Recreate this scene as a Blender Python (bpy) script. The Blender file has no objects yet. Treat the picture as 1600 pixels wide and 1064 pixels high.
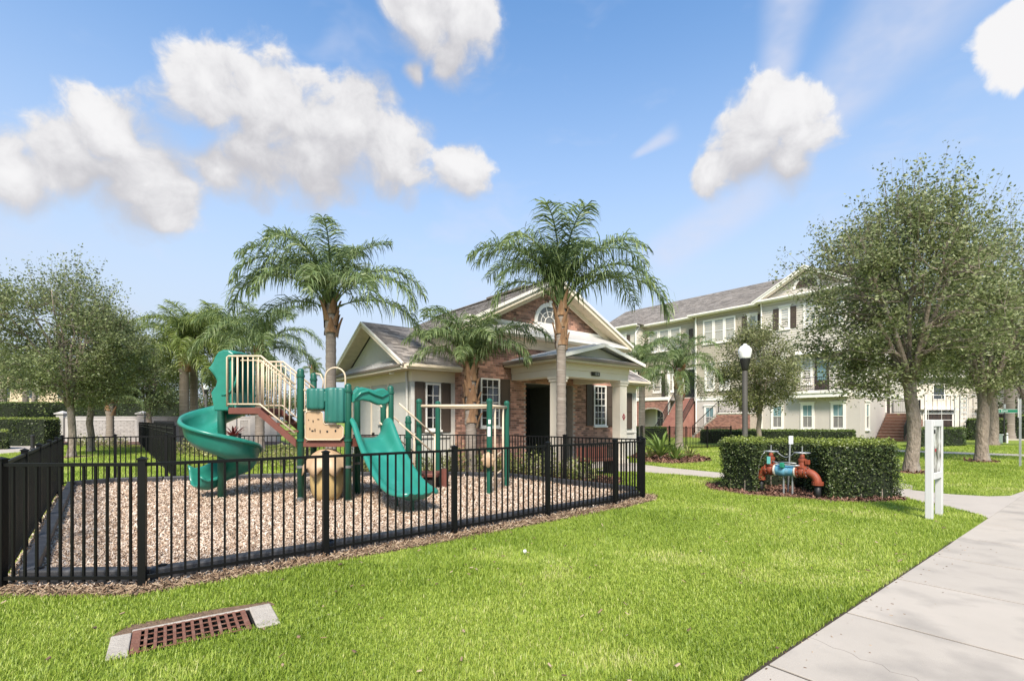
import bpy, math, random
import numpy as np
from mathutils import Vector, Matrix

random.seed(7)
rng = np.random.default_rng(7)
R = math.radians
scene = bpy.context.scene
col = scene.collection

# ------------------------------------------------------------------ camera
H = 1.5                      # eye height
FPX = 775.0                  # focal length in photo pixels (1600 wide)
HZ = 657.0                   # horizon row of the level, shifted camera
cam_d = bpy.data.cameras.new("camera")
cam_d.sensor_width = 36.0
cam_d.lens = 36.0 * FPX / 1600.0
cam_d.shift_y = (HZ - 532.0) / 1600.0
cam_d.clip_start = 0.05
cam_d.clip_end = 3000
cam = bpy.data.objects.new("camera", cam_d)
cam.location = (0, 0, H)
cam.rotation_euler = (R(90), 0, 0)
col.objects.link(cam)
scene.camera = cam

SUN_EL, SUN_AZ = 47.0, 182.0        # degrees; azimuth clockwise from the view direction
EXPOSURE = 1.0
SKY_STRENGTH = 0.125
SUN_STRENGTH = 3.5

# ------------------------------------------------------------------ world
def pdir(px, py):
    v = Vector(((px - 800) / FPX, 1.0, (HZ - py) / FPX))
    return v.normalized()

def build_world():
    w = bpy.data.worlds.new("World")
    scene.world = w
    w.use_nodes = True
    w.cycles.sampling_method = 'MANUAL'
    w.cycles.sample_map_resolution = 512
    nt = w.node_tree
    nt.nodes.clear()
    N, L = nt.nodes, nt.links
    def node(t, **k):
        n = N.new(t)
        for a, b in k.items():
            setattr(n, a, b)
        return n
    def math_(op, a, b=None, c=None, clamp=False):
        n = node("ShaderNodeMath", operation=op, use_clamp=clamp)
        for i, v in enumerate((a, b, c)):
            if v is None: continue
            if isinstance(v, (int, float)): n.inputs[i].default_value = v
            else: L.new(v, n.inputs[i])
        return n.outputs[0]
    def vmath(op, a, b=None):
        n = node("ShaderNodeVectorMath", operation=op)
        for i, v in enumerate((a, b)):
            if v is None: continue
            if isinstance(v, (tuple, list, Vector)): n.inputs[i].default_value = tuple(v)
            else: L.new(v, n.inputs[i])
        return n
    def smooth(x, a, b, lo=0.0, hi=1.0):
        n = node("ShaderNodeMapRange", interpolation_type='SMOOTHSTEP')
        L.new(x, n.inputs[0])
        n.inputs[1].default_value, n.inputs[2].default_value = a, b
        n.inputs[3].default_value, n.inputs[4].default_value = lo, hi
        return n.outputs[0]
    def noise(vec, scale, detail, rough=0.55, lac=2.0):
        n = node("ShaderNodeTexNoise")
        L.new(vec, n.inputs["Vector"])
        n.inputs["Scale"].default_value = scale
        n.inputs["Detail"].default_value = detail
        n.inputs["Roughness"].default_value = rough
        n.inputs["Lacunarity"].default_value = lac
        return n
    sky = node("ShaderNodeTexSky", sky_type='NISHITA', sun_disc=False)
    sky.sun_elevation = R(SUN_EL)
    sky.sun_rotation = R(SUN_AZ)
    sky.air_density = 0.9
    sky.dust_density = 0.8
    sky.ozone_density = 1.6
    tc = node("ShaderNodeTexCoord")
    dirv = vmath('NORMALIZE', tc.outputs["Generated"]).outputs[0]
    # cumulus: soft blobs on the sky sphere, broken up by fractal noise
    blobs = [(320,140,72),(415,170,92),(545,205,88),(615,250,75),(720,270,52),(500,260,80),(400,240,78),
             (175,205,75),(105,255,72),(15,272,60),(225,285,88),(262,328,50),
             (655,15,72),(722,30,72),(700,80,48),(645,108,22),(330,265,52),
             (1205,185,62),(1252,205,58),(1180,240,66),(1230,262,50),(1118,276,36),
             (1585,70,58),(1600,95,40)]
    pts = [(pdir(a, b), r / FPX * pdir(a, b).y) for a, b, r in blobs]
    rr = random.Random(3)
    for k in range(11):                       # more cumulus all round the horizon
        az = R(rr.uniform(62, 298)); el = R(rr.uniform(16, 46))
        c = Vector((math.sin(az) * math.cos(el), math.cos(az) * math.cos(el), math.sin(el)))
        for j in range(2):
            d = (c + Vector((rr.uniform(-.1, .1), rr.uniform(-.1, .1), rr.uniform(-.03, .03)))).normalized()
            pts.append((d, rr.uniform(.08, .15)))
    def field(vec, which=None):
        acc = None
        for d, r in (which or pts):
            ln = vmath('DISTANCE', vec, d).outputs["Value"]
            f = math_('MULTIPLY_ADD', ln, -1.0 / (r * 1.5), 1.0)
            acc = f if acc is None else math_('SMOOTH_MAX', acc, f, 0.22)
        return acc
    warp_n = noise(dirv, 9.0, 2.0)
    warp = vmath('SUBTRACT', warp_n.outputs["Color"], (.5, .5, .5)).outputs[0]
    warp = vmath('MULTIPLY', warp, (.06, .06, .06)).outputs[0]
    wv = vmath('NORMALIZE', vmath('ADD', dirv, warp).outputs[0]).outputs[0]
    base = field(wv)
    def dens(vec, base):
        n1 = noise(vec, 19.0, 6.0, 0.60).outputs[0]
        vo = node("ShaderNodeTexVoronoi", feature='F1')
        L.new(vec, vo.inputs["Vector"]); vo.inputs["Scale"].default_value = 26.0
        a = math_('MULTIPLY_ADD', n1, 1.0, -0.50)
        b = math_('MULTIPLY_ADD', vo.outputs["Distance"], -0.36, 0.15)
        return math_('ADD', math_('ADD', math_('MULTIPLY_ADD', base, 1.75, -0.30), a), b), n1
    d0, n_0 = dens(wv, base)
    # lit on the upper flanks, grey where the cloud is thick above: compare with the field a little higher up
    n_up = noise(vmath('ADD', wv, (0.010, 0.0, 0.020)).outputs[0], 19.0, 4.0, 0.58).outputs[0]
    big = [p for p in pts if p[1] > .055]
    base_up = field(vmath('NORMALIZE', vmath('ADD', wv, (0.015, 0, 0.085)).outputs[0]).outputs[0], big)
    relief = math_('SUBTRACT', n_0, n_up)
    shade = math_('MULTIPLY_ADD', relief, 1.25, math_('MULTIPLY', math_('SUBTRACT', base, base_up), 0.95))
    shade = smooth(shade, -0.34, 0.88)
    # crisp sunlit heads, bases that melt away
    edge = math_('MULTIPLY_ADD', shade, -0.70, 0.98)
    alpha = smooth(math_('DIVIDE', math_('SUBTRACT', d0, 0.10), edge), 0.0, 1.0)
    # thin high streaks fanning out above the right-hand cloud
    def streak(p1, p2, w1, w2, lo, hi):
        a, b = pdir(*p1), pdir(*p2)
        nrm = a.cross(b).normalized()
        mid = (a + b).normalized()
        t = (b - a).normalized()
        off = math_('ABSOLUTE', vmath('DOT_PRODUCT', dirv, nrm).outputs["Value"])
        al = math_('SUBTRACT', vmath('DOT_PRODUCT', dirv, t).outputs["Value"], a.dot(t))
        al = math_('DIVIDE', al, (b - a).length)
        wd = math_('MAXIMUM', math_('MULTIPLY_ADD', al, w2 - w1, w1), 0.004)
        f = smooth(math_('DIVIDE', off, wd), 1.0, 0.1)
        return math_('MULTIPLY', math_('MULTIPLY', f, smooth(al, 0, .25)), smooth(al, hi, lo))
    sn = noise(vmath('MULTIPLY', dirv, (5, 5, 9)).outputs[0], 2.2, 3.0, .6).outputs[0]
    st = math_('MAXIMUM', streak((1195, 200), (1235, 10), .022, .050, .9, 2.2), streak((1230, 250), (1420, 20), .035, .095, .9, 2.2))
    st = math_('MAXIMUM', st, math_('MULTIPLY', streak((1000, 425), (1190, 300), .06, .05, .8, 1.5), .9))
    st = math_('MAXIMUM', st, streak((980, 250), (1056, 205), .006, .022, .75, 1.15))
    st = math_('MULTIPLY', st, smooth(sn, .25, .65, .35, .68))
    # faint wisps everywhere
    wn = noise(vmath('MULTIPLY', wv, (2.0, 2.0, 5.0)).outputs[0], 2.4, 4.0, .6).outputs[0]
    wis = smooth(wn, .52, .80, 0, .30)
    thin = math_('MAXIMUM', st, wis)
    def mix(f, a, b):
        n = node("ShaderNodeMix", data_type='RGBA')
        for i, v in ((0, f), (6, a), (7, b)):
            if isinstance(v, (int, float)): n.inputs[i].default_value = v
            elif isinstance(v, (tuple, list)): n.inputs[i].default_value = (*v, 1)
            else: L.new(v, n.inputs[i])
        return n.outputs[2]
    ccol = mix(shade, CLOUD_LO, CLOUD_HI)
    tint = node("ShaderNodeMix", data_type='RGBA', blend_type='MULTIPLY')
    tint.inputs[0].default_value = 1.0
    L.new(sky.outputs[0], tint.inputs[6]); tint.inputs[7].default_value = SKY_TINT
    # summer haze low over the horizon
    sep = node("ShaderNodeSeparateXYZ"); L.new(dirv, sep.inputs[0])
    hz = smooth(sep.outputs[2], 0.72, 0.05, 0, .98)
    base_sky = mix(hz, tint.outputs[2], HAZE_COL)
    c = mix(thin, base_sky, CLOUD_THIN)
    c = mix(alpha, c, ccol)
    bg = node("ShaderNodeBackground")
    bg.inputs["Strength"].default_value = SKY_STRENGTH
    L.new(c, bg.inputs[0])
    out = node("ShaderNodeOutputWorld")
    L.new(bg.outputs[0], out.inputs[0])

CLOUD_HI, CLOUD_LO, CLOUD_THIN, HAZE_COL = (3.72, 3.70, 3.74), (2.35, 2.33, 2.47), (2.9, 3.05, 3.6), (2.66, 2.96, 3.42)
SKY_TINT = (.82, 1.12, 1.25, 1)
build_world()

sun_d = bpy.data.lights.new("sun", 'SUN')
sun_d.energy = SUN_STRENGTH
sun_d.angle = R(14)
sun_d.color = (1.0, 0.905, 0.79)
sun = bpy.data.objects.new("sun", sun_d)
_a, _e = R(SUN_AZ), R(SUN_EL)
_to = Vector((math.sin(_a) * math.cos(_e), math.cos(_a) * math.cos(_e), math.sin(_e)))
sun.rotation_euler = _to.to_track_quat('Z', 'Y').to_euler()
sun.location = _to * 60
col.objects.link(sun)
vs = scene.view_settings
vs.view_transform = 'Standard'
vs.look = 'None'
vs.gamma = 1.0
vs.use_curve_mapping = False
vs.exposure = EXPOSURE
scene.render.engine = 'CYCLES'
scene.cycles.max_bounces = 6
scene.cycles.transparent_max_bounces = 6

# ------------------------------------------------------------------ helpers
GA = R(51.5)                                   # street grid: u runs right-away, v runs left-away
U2 = Vector((math.sin(GA), math.cos(GA)))
V2 = Vector((-math.cos(GA), math.sin(GA)))
RZ = math.atan2(U2.y, U2.x)

def G(px, py):
    """ground point from a survey of the photo"""
    Y = H * FPX / (py - HZ)
    return ((px - 800) / FPX * Y, Y)
def at(px, Y):
    return ((px - 800) / FPX * Y, Y)

class MB:
    def __init__(s):
        s.v, s.f = [], []
    def add(s, vs, fs):
        o = len(s.v)
        s.v += [tuple(p) for p in vs]
        s.f += [tuple(i + o for i in f) for f in fs]
        return s
    def box(s, x0, x1, y0, y1, z0, z1):
        vs = [(x0,y0,z0),(x1,y0,z0),(x1,y1,z0),(x0,y1,z0),(x0,y0,z1),(x1,y0,z1),(x1,y1,z1),(x0,y1,z1)]
        return s.add(vs, [(3,2,1,0),(4,5,6,7),(0,1,5,4),(1,2,6,5),(2,3,7,6),(3,0,4,7)])
    def obox(s, a, b, w, h, up=(0,0,1)):
        """a bar from a to b, w wide, h high"""
        a, b = Vector(a), Vector(b)
        d = (b - a).normalized()
        up = Vector(up)
        if abs(d.dot(up)) > .98: up = Vector((0, 1, 0))
        sx = d.cross(up).normalized(); sz = sx.cross(d)
        vs = []
        for p in (a, b):
            for i, j in ((-1,-1),(1,-1),(1,1),(-1,1)):
                vs.append(p + sx * (i * w / 2) + sz * (j * h / 2))
        return s.add(vs, [(3,2,1,0),(4,5,6,7),(0,1,5,4),(1,2,6,5),(2,3,7,6),(3,0,4,7)])
    def prism(s, poly, vec):
        """polygon of 3d points pushed along vec"""
        n = len(poly); vec = Vector(vec)
        vs = [Vector(p) for p in poly] + [Vector(p) + vec for p in poly]
        fs = [tuple(reversed(range(n))), tuple(range(n, 2 * n))]
        fs += [(i, (i + 1) % n, (i + 1) % n + n, i + n) for i in range(n)]
        return s.add(vs, fs)
    def flat(s, poly, z0, z1):
        return s.prism([(p[0], p[1], z0) for p in poly], (0, 0, z1 - z0))
    def tube(s, path, rad, n=8, caps=True):
        path = [Vector(p) for p in path]
        if isinstance(rad, (int, float)): rad = [rad] * len(path)
        m = len(path)
        d0 = (path[1] - path[0]).normalized()
        ref = Vector((1, 0, 0)) if abs(d0.x) < .9 else Vector((0, 1, 0))
        sx = d0.cross(ref).normalized()
        vs, fs = [], []
        for i, p in enumerate(path):
            d = (path[min(i + 1, m - 1)] - path[max(i - 1, 0)]).normalized()
            sx = (sx - d * sx.dot(d)).normalized()
            sy = d.cross(sx)
            for k in range(n):
                a = 2 * math.pi * k / n
                vs.append(p + (sx * math.cos(a) + sy * math.sin(a)) * rad[i])
        for i in range(m - 1):
            for k in range(n):
                k2 = (k + 1) % n
                fs.append((i*n+k, i*n+k2, (i+1)*n+k2, (i+1)*n+k))
        if caps:
            fs.append(tuple(reversed(range(n))))
            fs.append(tuple(range((m-1)*n, m*n)))
        return s.add(vs, fs)
    def lathe(s, prof, n=16, c=(0, 0, 0)):
        vs, fs = [], []
        m = len(prof)
        for r, z in prof:
            for k in range(n):
                a = 2 * math.pi * k / n
                vs.append((c[0] + r * math.cos(a), c[1] + r * math.sin(a), c[2] + z))
        for i in range(m - 1):
            for k in range(n):
                k2 = (k + 1) % n
                fs.append((i*n+k, i*n+k2, (i+1)*n+k2, (i+1)*n+k))
        fs.append(tuple(reversed(range(n))))
        fs.append(tuple(range((m-1)*n, m*n)))
        return s.add(vs, fs)
    def skin(s, rows, close=False):
        m, n = len(rows), len(rows[0])
        vs = [p for r in rows for p in r]
        fs = []
        for i in range(m - 1):
            for k in range(n if close else n - 1):
                k2 = (k + 1) % n
                fs.append((i*n+k, i*n+k2, (i+1)*n+k2, (i+1)*n+k))
        return s.add(vs, fs)
    def mesh(s, name):
        me = bpy.data.meshes.new(name)
        me.from_pydata(s.v, [], s.f)
        me.update()
        return me
    def build(s, name, mat, parent=None, smooth=False, bevel=0, solid=0, subs=0, loc=None, rz=0):
        me = s.mesh(name)
        o = mk(name, me, mat, parent, loc, rz)
        if smooth:
            shade_smooth(me)
        if solid:
            m = o.modifiers.new("solid", 'SOLIDIFY'); m.thickness = solid; m.offset = 0
        if bevel:
            m = o.modifiers.new("bevel", 'BEVEL'); m.width = bevel; m.segments = 2; m.limit_method = 'ANGLE'
        if subs:
            m = o.modifiers.new("subs", 'SUBSURF'); m.levels = subs; m.render_levels = subs
        return o

def shade_smooth(me):
    me.polygons.foreach_set("use_smooth", [True] * len(me.polygons))
    me.update()

def mk(name, me, mat, parent=None, loc=None, rz=0, scale=None):
    o = bpy.data.objects.new(name, me)
    col.objects.link(o)
    if parent is not None: o.parent = parent
    if loc is not None: o.location = loc
    if rz: o.rotation_euler = (0, 0, rz)
    if scale is not None: o.scale = scale
    if mat is not None and len(me.materials) == 0:
        for m in (mat if isinstance(mat, (list, tuple)) else [mat]):
            me.materials.append(m)
    return o

def np_mesh(name, verts, faces, attrs=None, matidx=None, smooth=False):
    """verts (n,3), faces (m,k) arrays -> mesh"""
    me = bpy.data.meshes.new(name)
    verts = np.asarray(verts, np.float32); faces = np.asarray(faces, np.int32)
    m, k = faces.shape
    me.vertices.add(len(verts)); me.vertices.foreach_set("co", verts.ravel())
    me.loops.add(m * k); me.loops.foreach_set("vertex_index", faces.ravel())
    me.polygons.add(m)
    me.polygons.foreach_set("loop_start", np.arange(0, m * k, k, dtype=np.int32))
    if smooth: me.polygons.foreach_set("use_smooth", np.ones(m, bool))
    if matidx is not None: me.polygons.foreach_set("material_index", np.asarray(matidx, np.int32))
    for nm, arr in (attrs or {}).items():
        a = me.attributes.new(nm, 'FLOAT', 'POINT')
        a.data.foreach_set("value", np.asarray(arr, np.float32).ravel())
    me.update(calc_edges=True)
    return me

def tag(o, label=None, cat=None, group=None, kind=None):
    if label: o["label"] = label
    if cat: o["category"] = cat
    if group: o["group"] = group
    if kind: o["kind"] = kind
    return o

def thing(name, label, cat, loc=(0, 0, 0), rz=0, group=None):
    o = bpy.data.objects.new(name, None)
    o.empty_display_size = .3
    col.objects.link(o)
    o.location = loc; o.rotation_euler = (0, 0, rz)
    return tag(o, label, cat, group)

# ------------------------------------------------------------------ materials
MATS = {}
def mat(name, c, rough=.6, c2=None, vs=6.0, bump=0.0, bs=60.0, metal=0.0, spec=.5, stretch=None, detail=5.0, island=0.0, coat=0.0, wear=None, rand_obj=0.0, bd=.02):
    """plain surface: two tones blended by noise, optional per-piece variation, fine relief"""
    if name in MATS: return MATS[name]
    m = bpy.data.materials.new(name); m.use_nodes = True
    nt = m.node_tree; N, L = nt.nodes, nt.links
    b = N["Principled BSDF"]
    b.inputs["Roughness"].default_value = rough
    b.inputs["Metallic"].default_value = metal
    b.inputs["Specular IOR Level"].default_value = spec
    b.inputs["Coat Weight"].default_value = coat
    tc = N.new("ShaderNodeTexCoord")
    src = tc.outputs["Object"]
    if stretch:
        mp = N.new("ShaderNodeMapping"); mp.inputs["Scale"].default_value = stretch
        L.new(src, mp.inputs[0]); src = mp.outputs[0]
    nz = N.new("ShaderNodeTexNoise"); nz.inputs["Scale"].default_value = vs; nz.inputs["Detail"].default_value = detail
    nz.inputs["Roughness"].default_value = .6
    L.new(src, nz.inputs["Vector"])
    if c2 is None: c2 = tuple(x * .82 for x in c)
    mr = N.new("ShaderNodeMapRange"); mr.inputs[1].default_value = .32; mr.inputs[2].default_value = .68
    L.new(nz.outputs[0], mr.inputs[0])
    mx = N.new("ShaderNodeMix"); mx.data_type = 'RGBA'
    mx.inputs[6].default_value = (*c, 1); mx.inputs[7].default_value = (*c2, 1)
    L.new(mr.outputs[0], mx.inputs[0])
    out = mx.outputs[2]
    if island or rand_obj:
        if island:
            g = N.new("ShaderNodeNewGeometry"); rnd = g.outputs["Random Per Island"]; amt = island
        else:
            g = N.new("ShaderNodeObjectInfo"); rnd = g.outputs["Random"]; amt = rand_obj
        hs = N.new("ShaderNodeHueSaturation")
        a = N.new("ShaderNodeMapRange"); a.inputs[3].default_value = 1 - amt; a.inputs[4].default_value = 1 + amt
        L.new(rnd, a.inputs[0]); L.new(a.outputs[0], hs.inputs["Value"]); L.new(out, hs.inputs["Color"])
        out = hs.outputs[0]
    if wear:                                     # blotches of another colour with a shape of their own
        wc, wsc, w0, w1 = wear
        n2 = N.new("ShaderNodeTexNoise"); n2.inputs["Scale"].default_value = wsc; n2.inputs["Detail"].default_value = 8
        L.new(src, n2.inputs["Vector"])
        r2 = N.new("ShaderNodeMapRange"); r2.inputs[1].default_value = w0; r2.inputs[2].default_value = w1
        L.new(n2.outputs[0], r2.inputs[0])
        m2 = N.new("ShaderNodeMix"); m2.data_type = 'RGBA'
        L.new(r2.outputs[0], m2.inputs[0]); L.new(out, m2.inputs[6]); m2.inputs[7].default_value = (*wc, 1)
        out = m2.outputs[2]
    L.new(out, b.inputs["Base Color"])
    if bump:
        n3 = N.new("ShaderNodeTexNoise"); n3.inputs["Scale"].default_value = bs; n3.inputs["Detail"].default_value = 6
        L.new(src, n3.inputs["Vector"])
        bp = N.new("ShaderNodeBump"); bp.inputs["Strength"].default_value = bump; bp.inputs["Distance"].default_value = bd
        L.new(n3.outputs[0], bp.inputs["Height"]); L.new(bp.outputs[0], b.inputs["Normal"])
    MATS[name] = m
    return m

def leafmat(name, cols, trans=.35, rough=.5, tint=None):
    """leaves: colour picked per leaf from a ramp, light shines through"""
    m = bpy.data.materials.new(name); m.use_nodes = True
    nt = m.node_tree; N, L = nt.nodes, nt.links
    b = N["Principled BSDF"]; out = N["Material Output"]
    g = N.new("ShaderNodeNewGeometry")
    rp = N.new("ShaderNodeValToRGB"); cr = rp.color_ramp
    while len(cr.elements) < len(cols): cr.elements.new(.5)
    for i, c in enumerate(cols):
        cr.elements[i].position = i / (len(cols) - 1); cr.elements[i].color = (*c, 1)
    L.new(g.outputs["Random Per Island"], rp.inputs[0])
    c = rp.outputs[0]
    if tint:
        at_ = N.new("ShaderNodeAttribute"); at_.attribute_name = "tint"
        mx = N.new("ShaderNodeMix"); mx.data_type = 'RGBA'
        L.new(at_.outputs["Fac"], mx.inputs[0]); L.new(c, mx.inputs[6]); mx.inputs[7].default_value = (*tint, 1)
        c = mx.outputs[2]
    L.new(c, b.inputs["Base Color"])
    b.inputs["Roughness"].default_value = rough
    b.inputs["Specular IOR Level"].default_value = .4
    tr = N.new("ShaderNodeBsdfTranslucent"); L.new(c, tr.inputs[0])
    ms = N.new("ShaderNodeMixShader"); ms.inputs[0].default_value = trans
    L.new(b.outputs[0], ms.inputs[1]); L.new(tr.outputs[0], ms.inputs[2]); L.new(ms.outputs[0], out.inputs[0])
    return m

def glassmat(name, c, rough=.06, c2=None):
    m = mat(name, c, rough, c2=c2 or c, vs=1.5, spec=.9)
    return m
# ------------------------------------------------------------------ ground
def inpoly(P, poly):
    x, y = P[:, 0], P[:, 1]
    ins = np.zeros(len(P), bool)
    n = len(poly); j = n - 1
    for i in range(n):
        xi, yi = poly[i][:2]; xj, yj = poly[j][:2]
        c = ((yi > y) != (yj > y)) & (x < (xj - xi) * (y - yi) / (yj - yi + 1e-12) + xi)
        ins ^= c; j = i
    return ins
def uv2w(s, t):
    p = U2 * s + V2 * t
    return (p.x, p.y)
def patch(x, y, sc=1.0, seed=0.0):
    """cheap smooth 0..1 noise"""
    v = np.zeros_like(x); a = 1.0; tot = 0
    r = np.random.default_rng(int(seed * 10) + 5)
    for k in range(5):
        for j in range(3):
            th = r.uniform(0, 6.283); ph = r.uniform(0, 6.283); f = sc * (1.9 ** k) * r.uniform(.8, 1.2)
            v += a * np.sin((x * math.cos(th) + y * math.sin(th)) * f + ph)
        tot += a * 1.9; a *= .6
    return np.clip(.5 + v / tot, 0, 1)

m_soil = mat("soil_lawn", (.13, .19, .035), .95, c2=(.10, .15, .03), vs=3.0, bump=.6, bs=40)
def ground_mat():
    m = bpy.data.materials.new("lawn_far"); m.use_nodes = True
    nt = m.node_tree; N, L = nt.nodes, nt.links
    b = N["Principled BSDF"]; b.inputs["Roughness"].default_value = .9; b.inputs["Specular IOR Level"].default_value = .2
    tc = N.new("ShaderNodeTexCoord")
    n1 = N.new("ShaderNodeTexNoise"); n1.inputs["Scale"].default_value = .9; n1.inputs["Detail"].default_value = 6
    n2 = N.new("ShaderNodeTexNoise"); n2.inputs["Scale"].default_value = 28; n2.inputs["Detail"].default_value = 6
    L.new(tc.outputs["Object"], n1.inputs[0]); L.new(tc.outputs["Object"], n2.inputs[0])
    rp = N.new("ShaderNodeValToRGB"); e = rp.color_ramp.elements
    e[0].position, e[0].color = .3, (.16, .22, .03, 1); e[1].position, e[1].color = .72, (.25, .31, .055, 1)
    L.new(n1.outputs[0], rp.inputs[0])
    r2 = N.new("ShaderNodeMapRange"); r2.inputs[1].default_value = .3; r2.inputs[2].default_value = .7; r2.inputs[3].default_value = .6; r2.inputs[4].default_value = 1.3
    L.new(n2.outputs[0], r2.inputs[0])
    mx = N.new("ShaderNodeVectorMath"); mx.operation = 'SCALE'
    L.new(rp.outputs[0], mx.inputs[0]); L.new(r2.outputs[0], mx.inputs["Scale"])
    L.new(mx.outputs[0], b.inputs["Base Color"])
    bp = N.new("ShaderNodeBump"); bp.inputs["Strength"].default_value = .8; bp.inputs["Distance"].default_value = .04
    L.new(n2.outputs[0], bp.inputs["Height"]); L.new(bp.outputs[0], b.inputs["Normal"])
    return m
m_lawn = ground_mat()
GRC = (-2.27, 3.53); GRZ = math.atan2(.385, .555)      # storm drain position: the lawn sheet has a hole there
def grc(x, y):
    c, s = math.cos(GRZ), math.sin(GRZ)
    return (GRC[0] + c * x - s * y, GRC[1] + s * x + c * y)
hl = [(*grc(a, b), 0) for a, b in ((-.37, -.225), (.40, -.225), (.40, .225), (-.37, .225))]
MB().add([(-900, -60, 0), (900, -60, 0), (900, 1500, 0), (-900, 1500, 0)] + hl, [(0, 1, 5, 4), (1, 2, 6, 5), (2, 3, 7, 6), (3, 0, 4, 7)]).build("lawn", m_lawn)["kind"] = "structure"

# playground outline (inside the fence), clockwise from the near left corner
FN = [(-4.55, 4.42), (-3.32, 4.454), (-2.05, 5.458), (-.76, 6.53), (.557, 7.72), (1.82, 8.78), (2.52, 9.53)]
FR = [(2.52, 9.53), (2.66, 10.4), (1.25, 11.8), (-.136, 13.2)]
FB = [(-.136, 13.2), (-2.09, 13.5), (-3.75, 13.4), (-5.45, 13.2), (-7.0, 12.75), (-8.57, 12.3), (-9.6, 12.0), (-10.15, 11.18)]
FL = [(-10.15, 11.18), (-9.03, 9.83), (-7.91, 8.48), (-6.79, 7.12), (-5.67, 5.77), (-4.55, 4.42)]
PG = FN + FR[1:] + FB[1:] + FL[1:-1]

m_chipbase = mat("wood_chip_bed", (.46, .35, .26), .95, c2=(.28, .19, .125), vs=26, bump=1.0, bs=70, detail=8)
m_bark = mat("bark_mulch_bed", (.16, .085, .06), .95, c2=(.085, .045, .03), vs=30, bump=1.0, bs=60, detail=8)
m_straw = mat("straw_mulch", (.22, .14, .085), .95, c2=(.10, .06, .035), vs=30, bump=1.0, bs=60, detail=8)
tag(MB().flat(PG, -.05, .006).build("wood_chip_ground", m_chipbase), kind="structure")

# brown mulch strip in front of the near fence
strip_out = [(-4.95, 4.24), (-4.3, 4.20), (-3.22, 4.22), (-1.95, 5.20), (-.64, 6.27), (.69, 7.44), (1.94, 8.52), (2.68, 9.32), (2.86, 9.75), (2.70, 10.05)]
STRIP = [(-4.95, 4.9)] + strip_out + [(2.6, 9.9)] + list(reversed(FN))
tag(MB().flat(strip_out + [(2.62, 9.9), (2.48, 9.56)] + list(reversed(FN))[1:], -.05, .004).build("mulch_strip", m_straw), kind="structure")
STRIPP = strip_out + [(2.62, 9.9), (2.48, 9.56)] + list(reversed(FN))[1:]

# sidewalk: concrete slabs along the street direction
SW_L, SW_R = 1.40, -.62
m_conc = mat("sidewalk_concrete", (.425, .375, .315), .88, c2=(.385, .34, .285), vs=1.6, bump=.25, bs=180, rand_obj=.045, wear=((.255, .228, .196), 1.9, .50, .78), detail=9)
m_conc2 = mat("path_concrete", (.43, .38, .325), .88, c2=(.39, .345, .295), vs=1.6, bump=.25, bs=180, rand_obj=.05, wear=((.31, .28, .25), 2.3, .60, .80), detail=9)
m_joint = mat("joint_dirt", (.06, .05, .04), .95)
swb = MB().flat([uv2w(-8, SW_R), uv2w(60, SW_R), uv2w(60, SW_L), uv2w(-8, SW_L)], -.1, .005).build("sidewalk", m_joint)
tag(swb, kind="structure")
PATH_C = [(3.35, 15.9), (4.2, 15.2), (5.0, 14.35), (5.75, 13.45), (6.7, 12.55), (7.45, 11.6), (7.95, 10.6), (8.3, 9.8)]
s0 = 3.11 - 1.32 * 7
for k in range(34):
    a, b = s0 + k * 1.32, s0 + (k + 1) * 1.32
    g = .0125
    MB().flat([uv2w(a + g, SW_R + .01), uv2w(b - g, SW_R + .01), uv2w(b - g, SW_L - .004), uv2w(a + g, SW_L - .004)], -.08, .013).build("slab", m_conc, swb, bevel=.004)
# a hairline crack across one slab
crk = []
for i in range(15):
    t = SW_L - i * .055
    crk.append((*uv2w(3.72 + .02 * math.sin(i * 1.9) + .012 * math.sin(i * 4.1) - i * .012, t), .0125))
mbk = MB()
for p, q in zip(crk[:-1], crk[1:]): mbk.obox(p, q, .0028, .002)
mbk.build("crack", mat("crack_dirt", (.15, .13, .11), .95), swb)
# dark edging cut between lawn and sidewalk
m_edge = mat("edge_soil", (.05, .035, .025), 1.0, bump=.8, bs=50)
tag(MB().flat([uv2w(-8, SW_L), uv2w(8.15, SW_L), uv2w(8.15, SW_L + .028), uv2w(-8, SW_L + .028)], -.02, .004).build("edge_gap", m_edge), kind="structure")

# flared apron + the path to the clubhouse porch
APRON = [uv2w(8.0, SW_L + .0), (7.08, 7.36), (7.28, 7.58), (7.42, 7.85), (7.5, 8.2), (7.55, 8.6), (7.5, 9.0), (7.62, 9.55), (8.55, 10.35), (8.95, 10.02), (9.4, 9.78), (9.9, 9.85), (10.4, 10.2), (10.9, 10.55), uv2w(15.2, SW_L)]
pth = MB().flat(APRON, -.06, .010).build("path", m_conc2)
tag(pth, kind="structure")
def offs(pts, w):
    out = []
    for i, p in enumerate(pts):
        a = Vector(pts[max(i - 1, 0)]); b = Vector(pts[min(i + 1, len(pts) - 1)])
        d = (b - a).normalized(); n = Vector((-d.y, d.x))
        q = Vector(p) + n * w
        out.append((q.x, q.y))
    return out
PW = [1.5, .95, .72, .64, .60, .60, .60, .62]
pl = [offs(PATH_C, PW[i])[i] for i in range(8)]; pr = [offs(PATH_C, -PW[i])[i] for i in range(8)]
PATHP = pl + list(reversed(pr))
MB().flat(PATHP, -.06, .006).build("joint", m_joint, pth)
for i in range(7):
    q = [pl[i], pl[i + 1], pr[i + 1], pr[i]]
    c = Vector((sum(p[0] for p in q) / 4, sum(p[1] for p in q) / 4))
    q = [tuple(c + (Vector(p) - c) * .992) for p in q]
    MB().flat(q, -.05, .013).build("slab", m_conc2, pth, bevel=.005)
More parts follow.
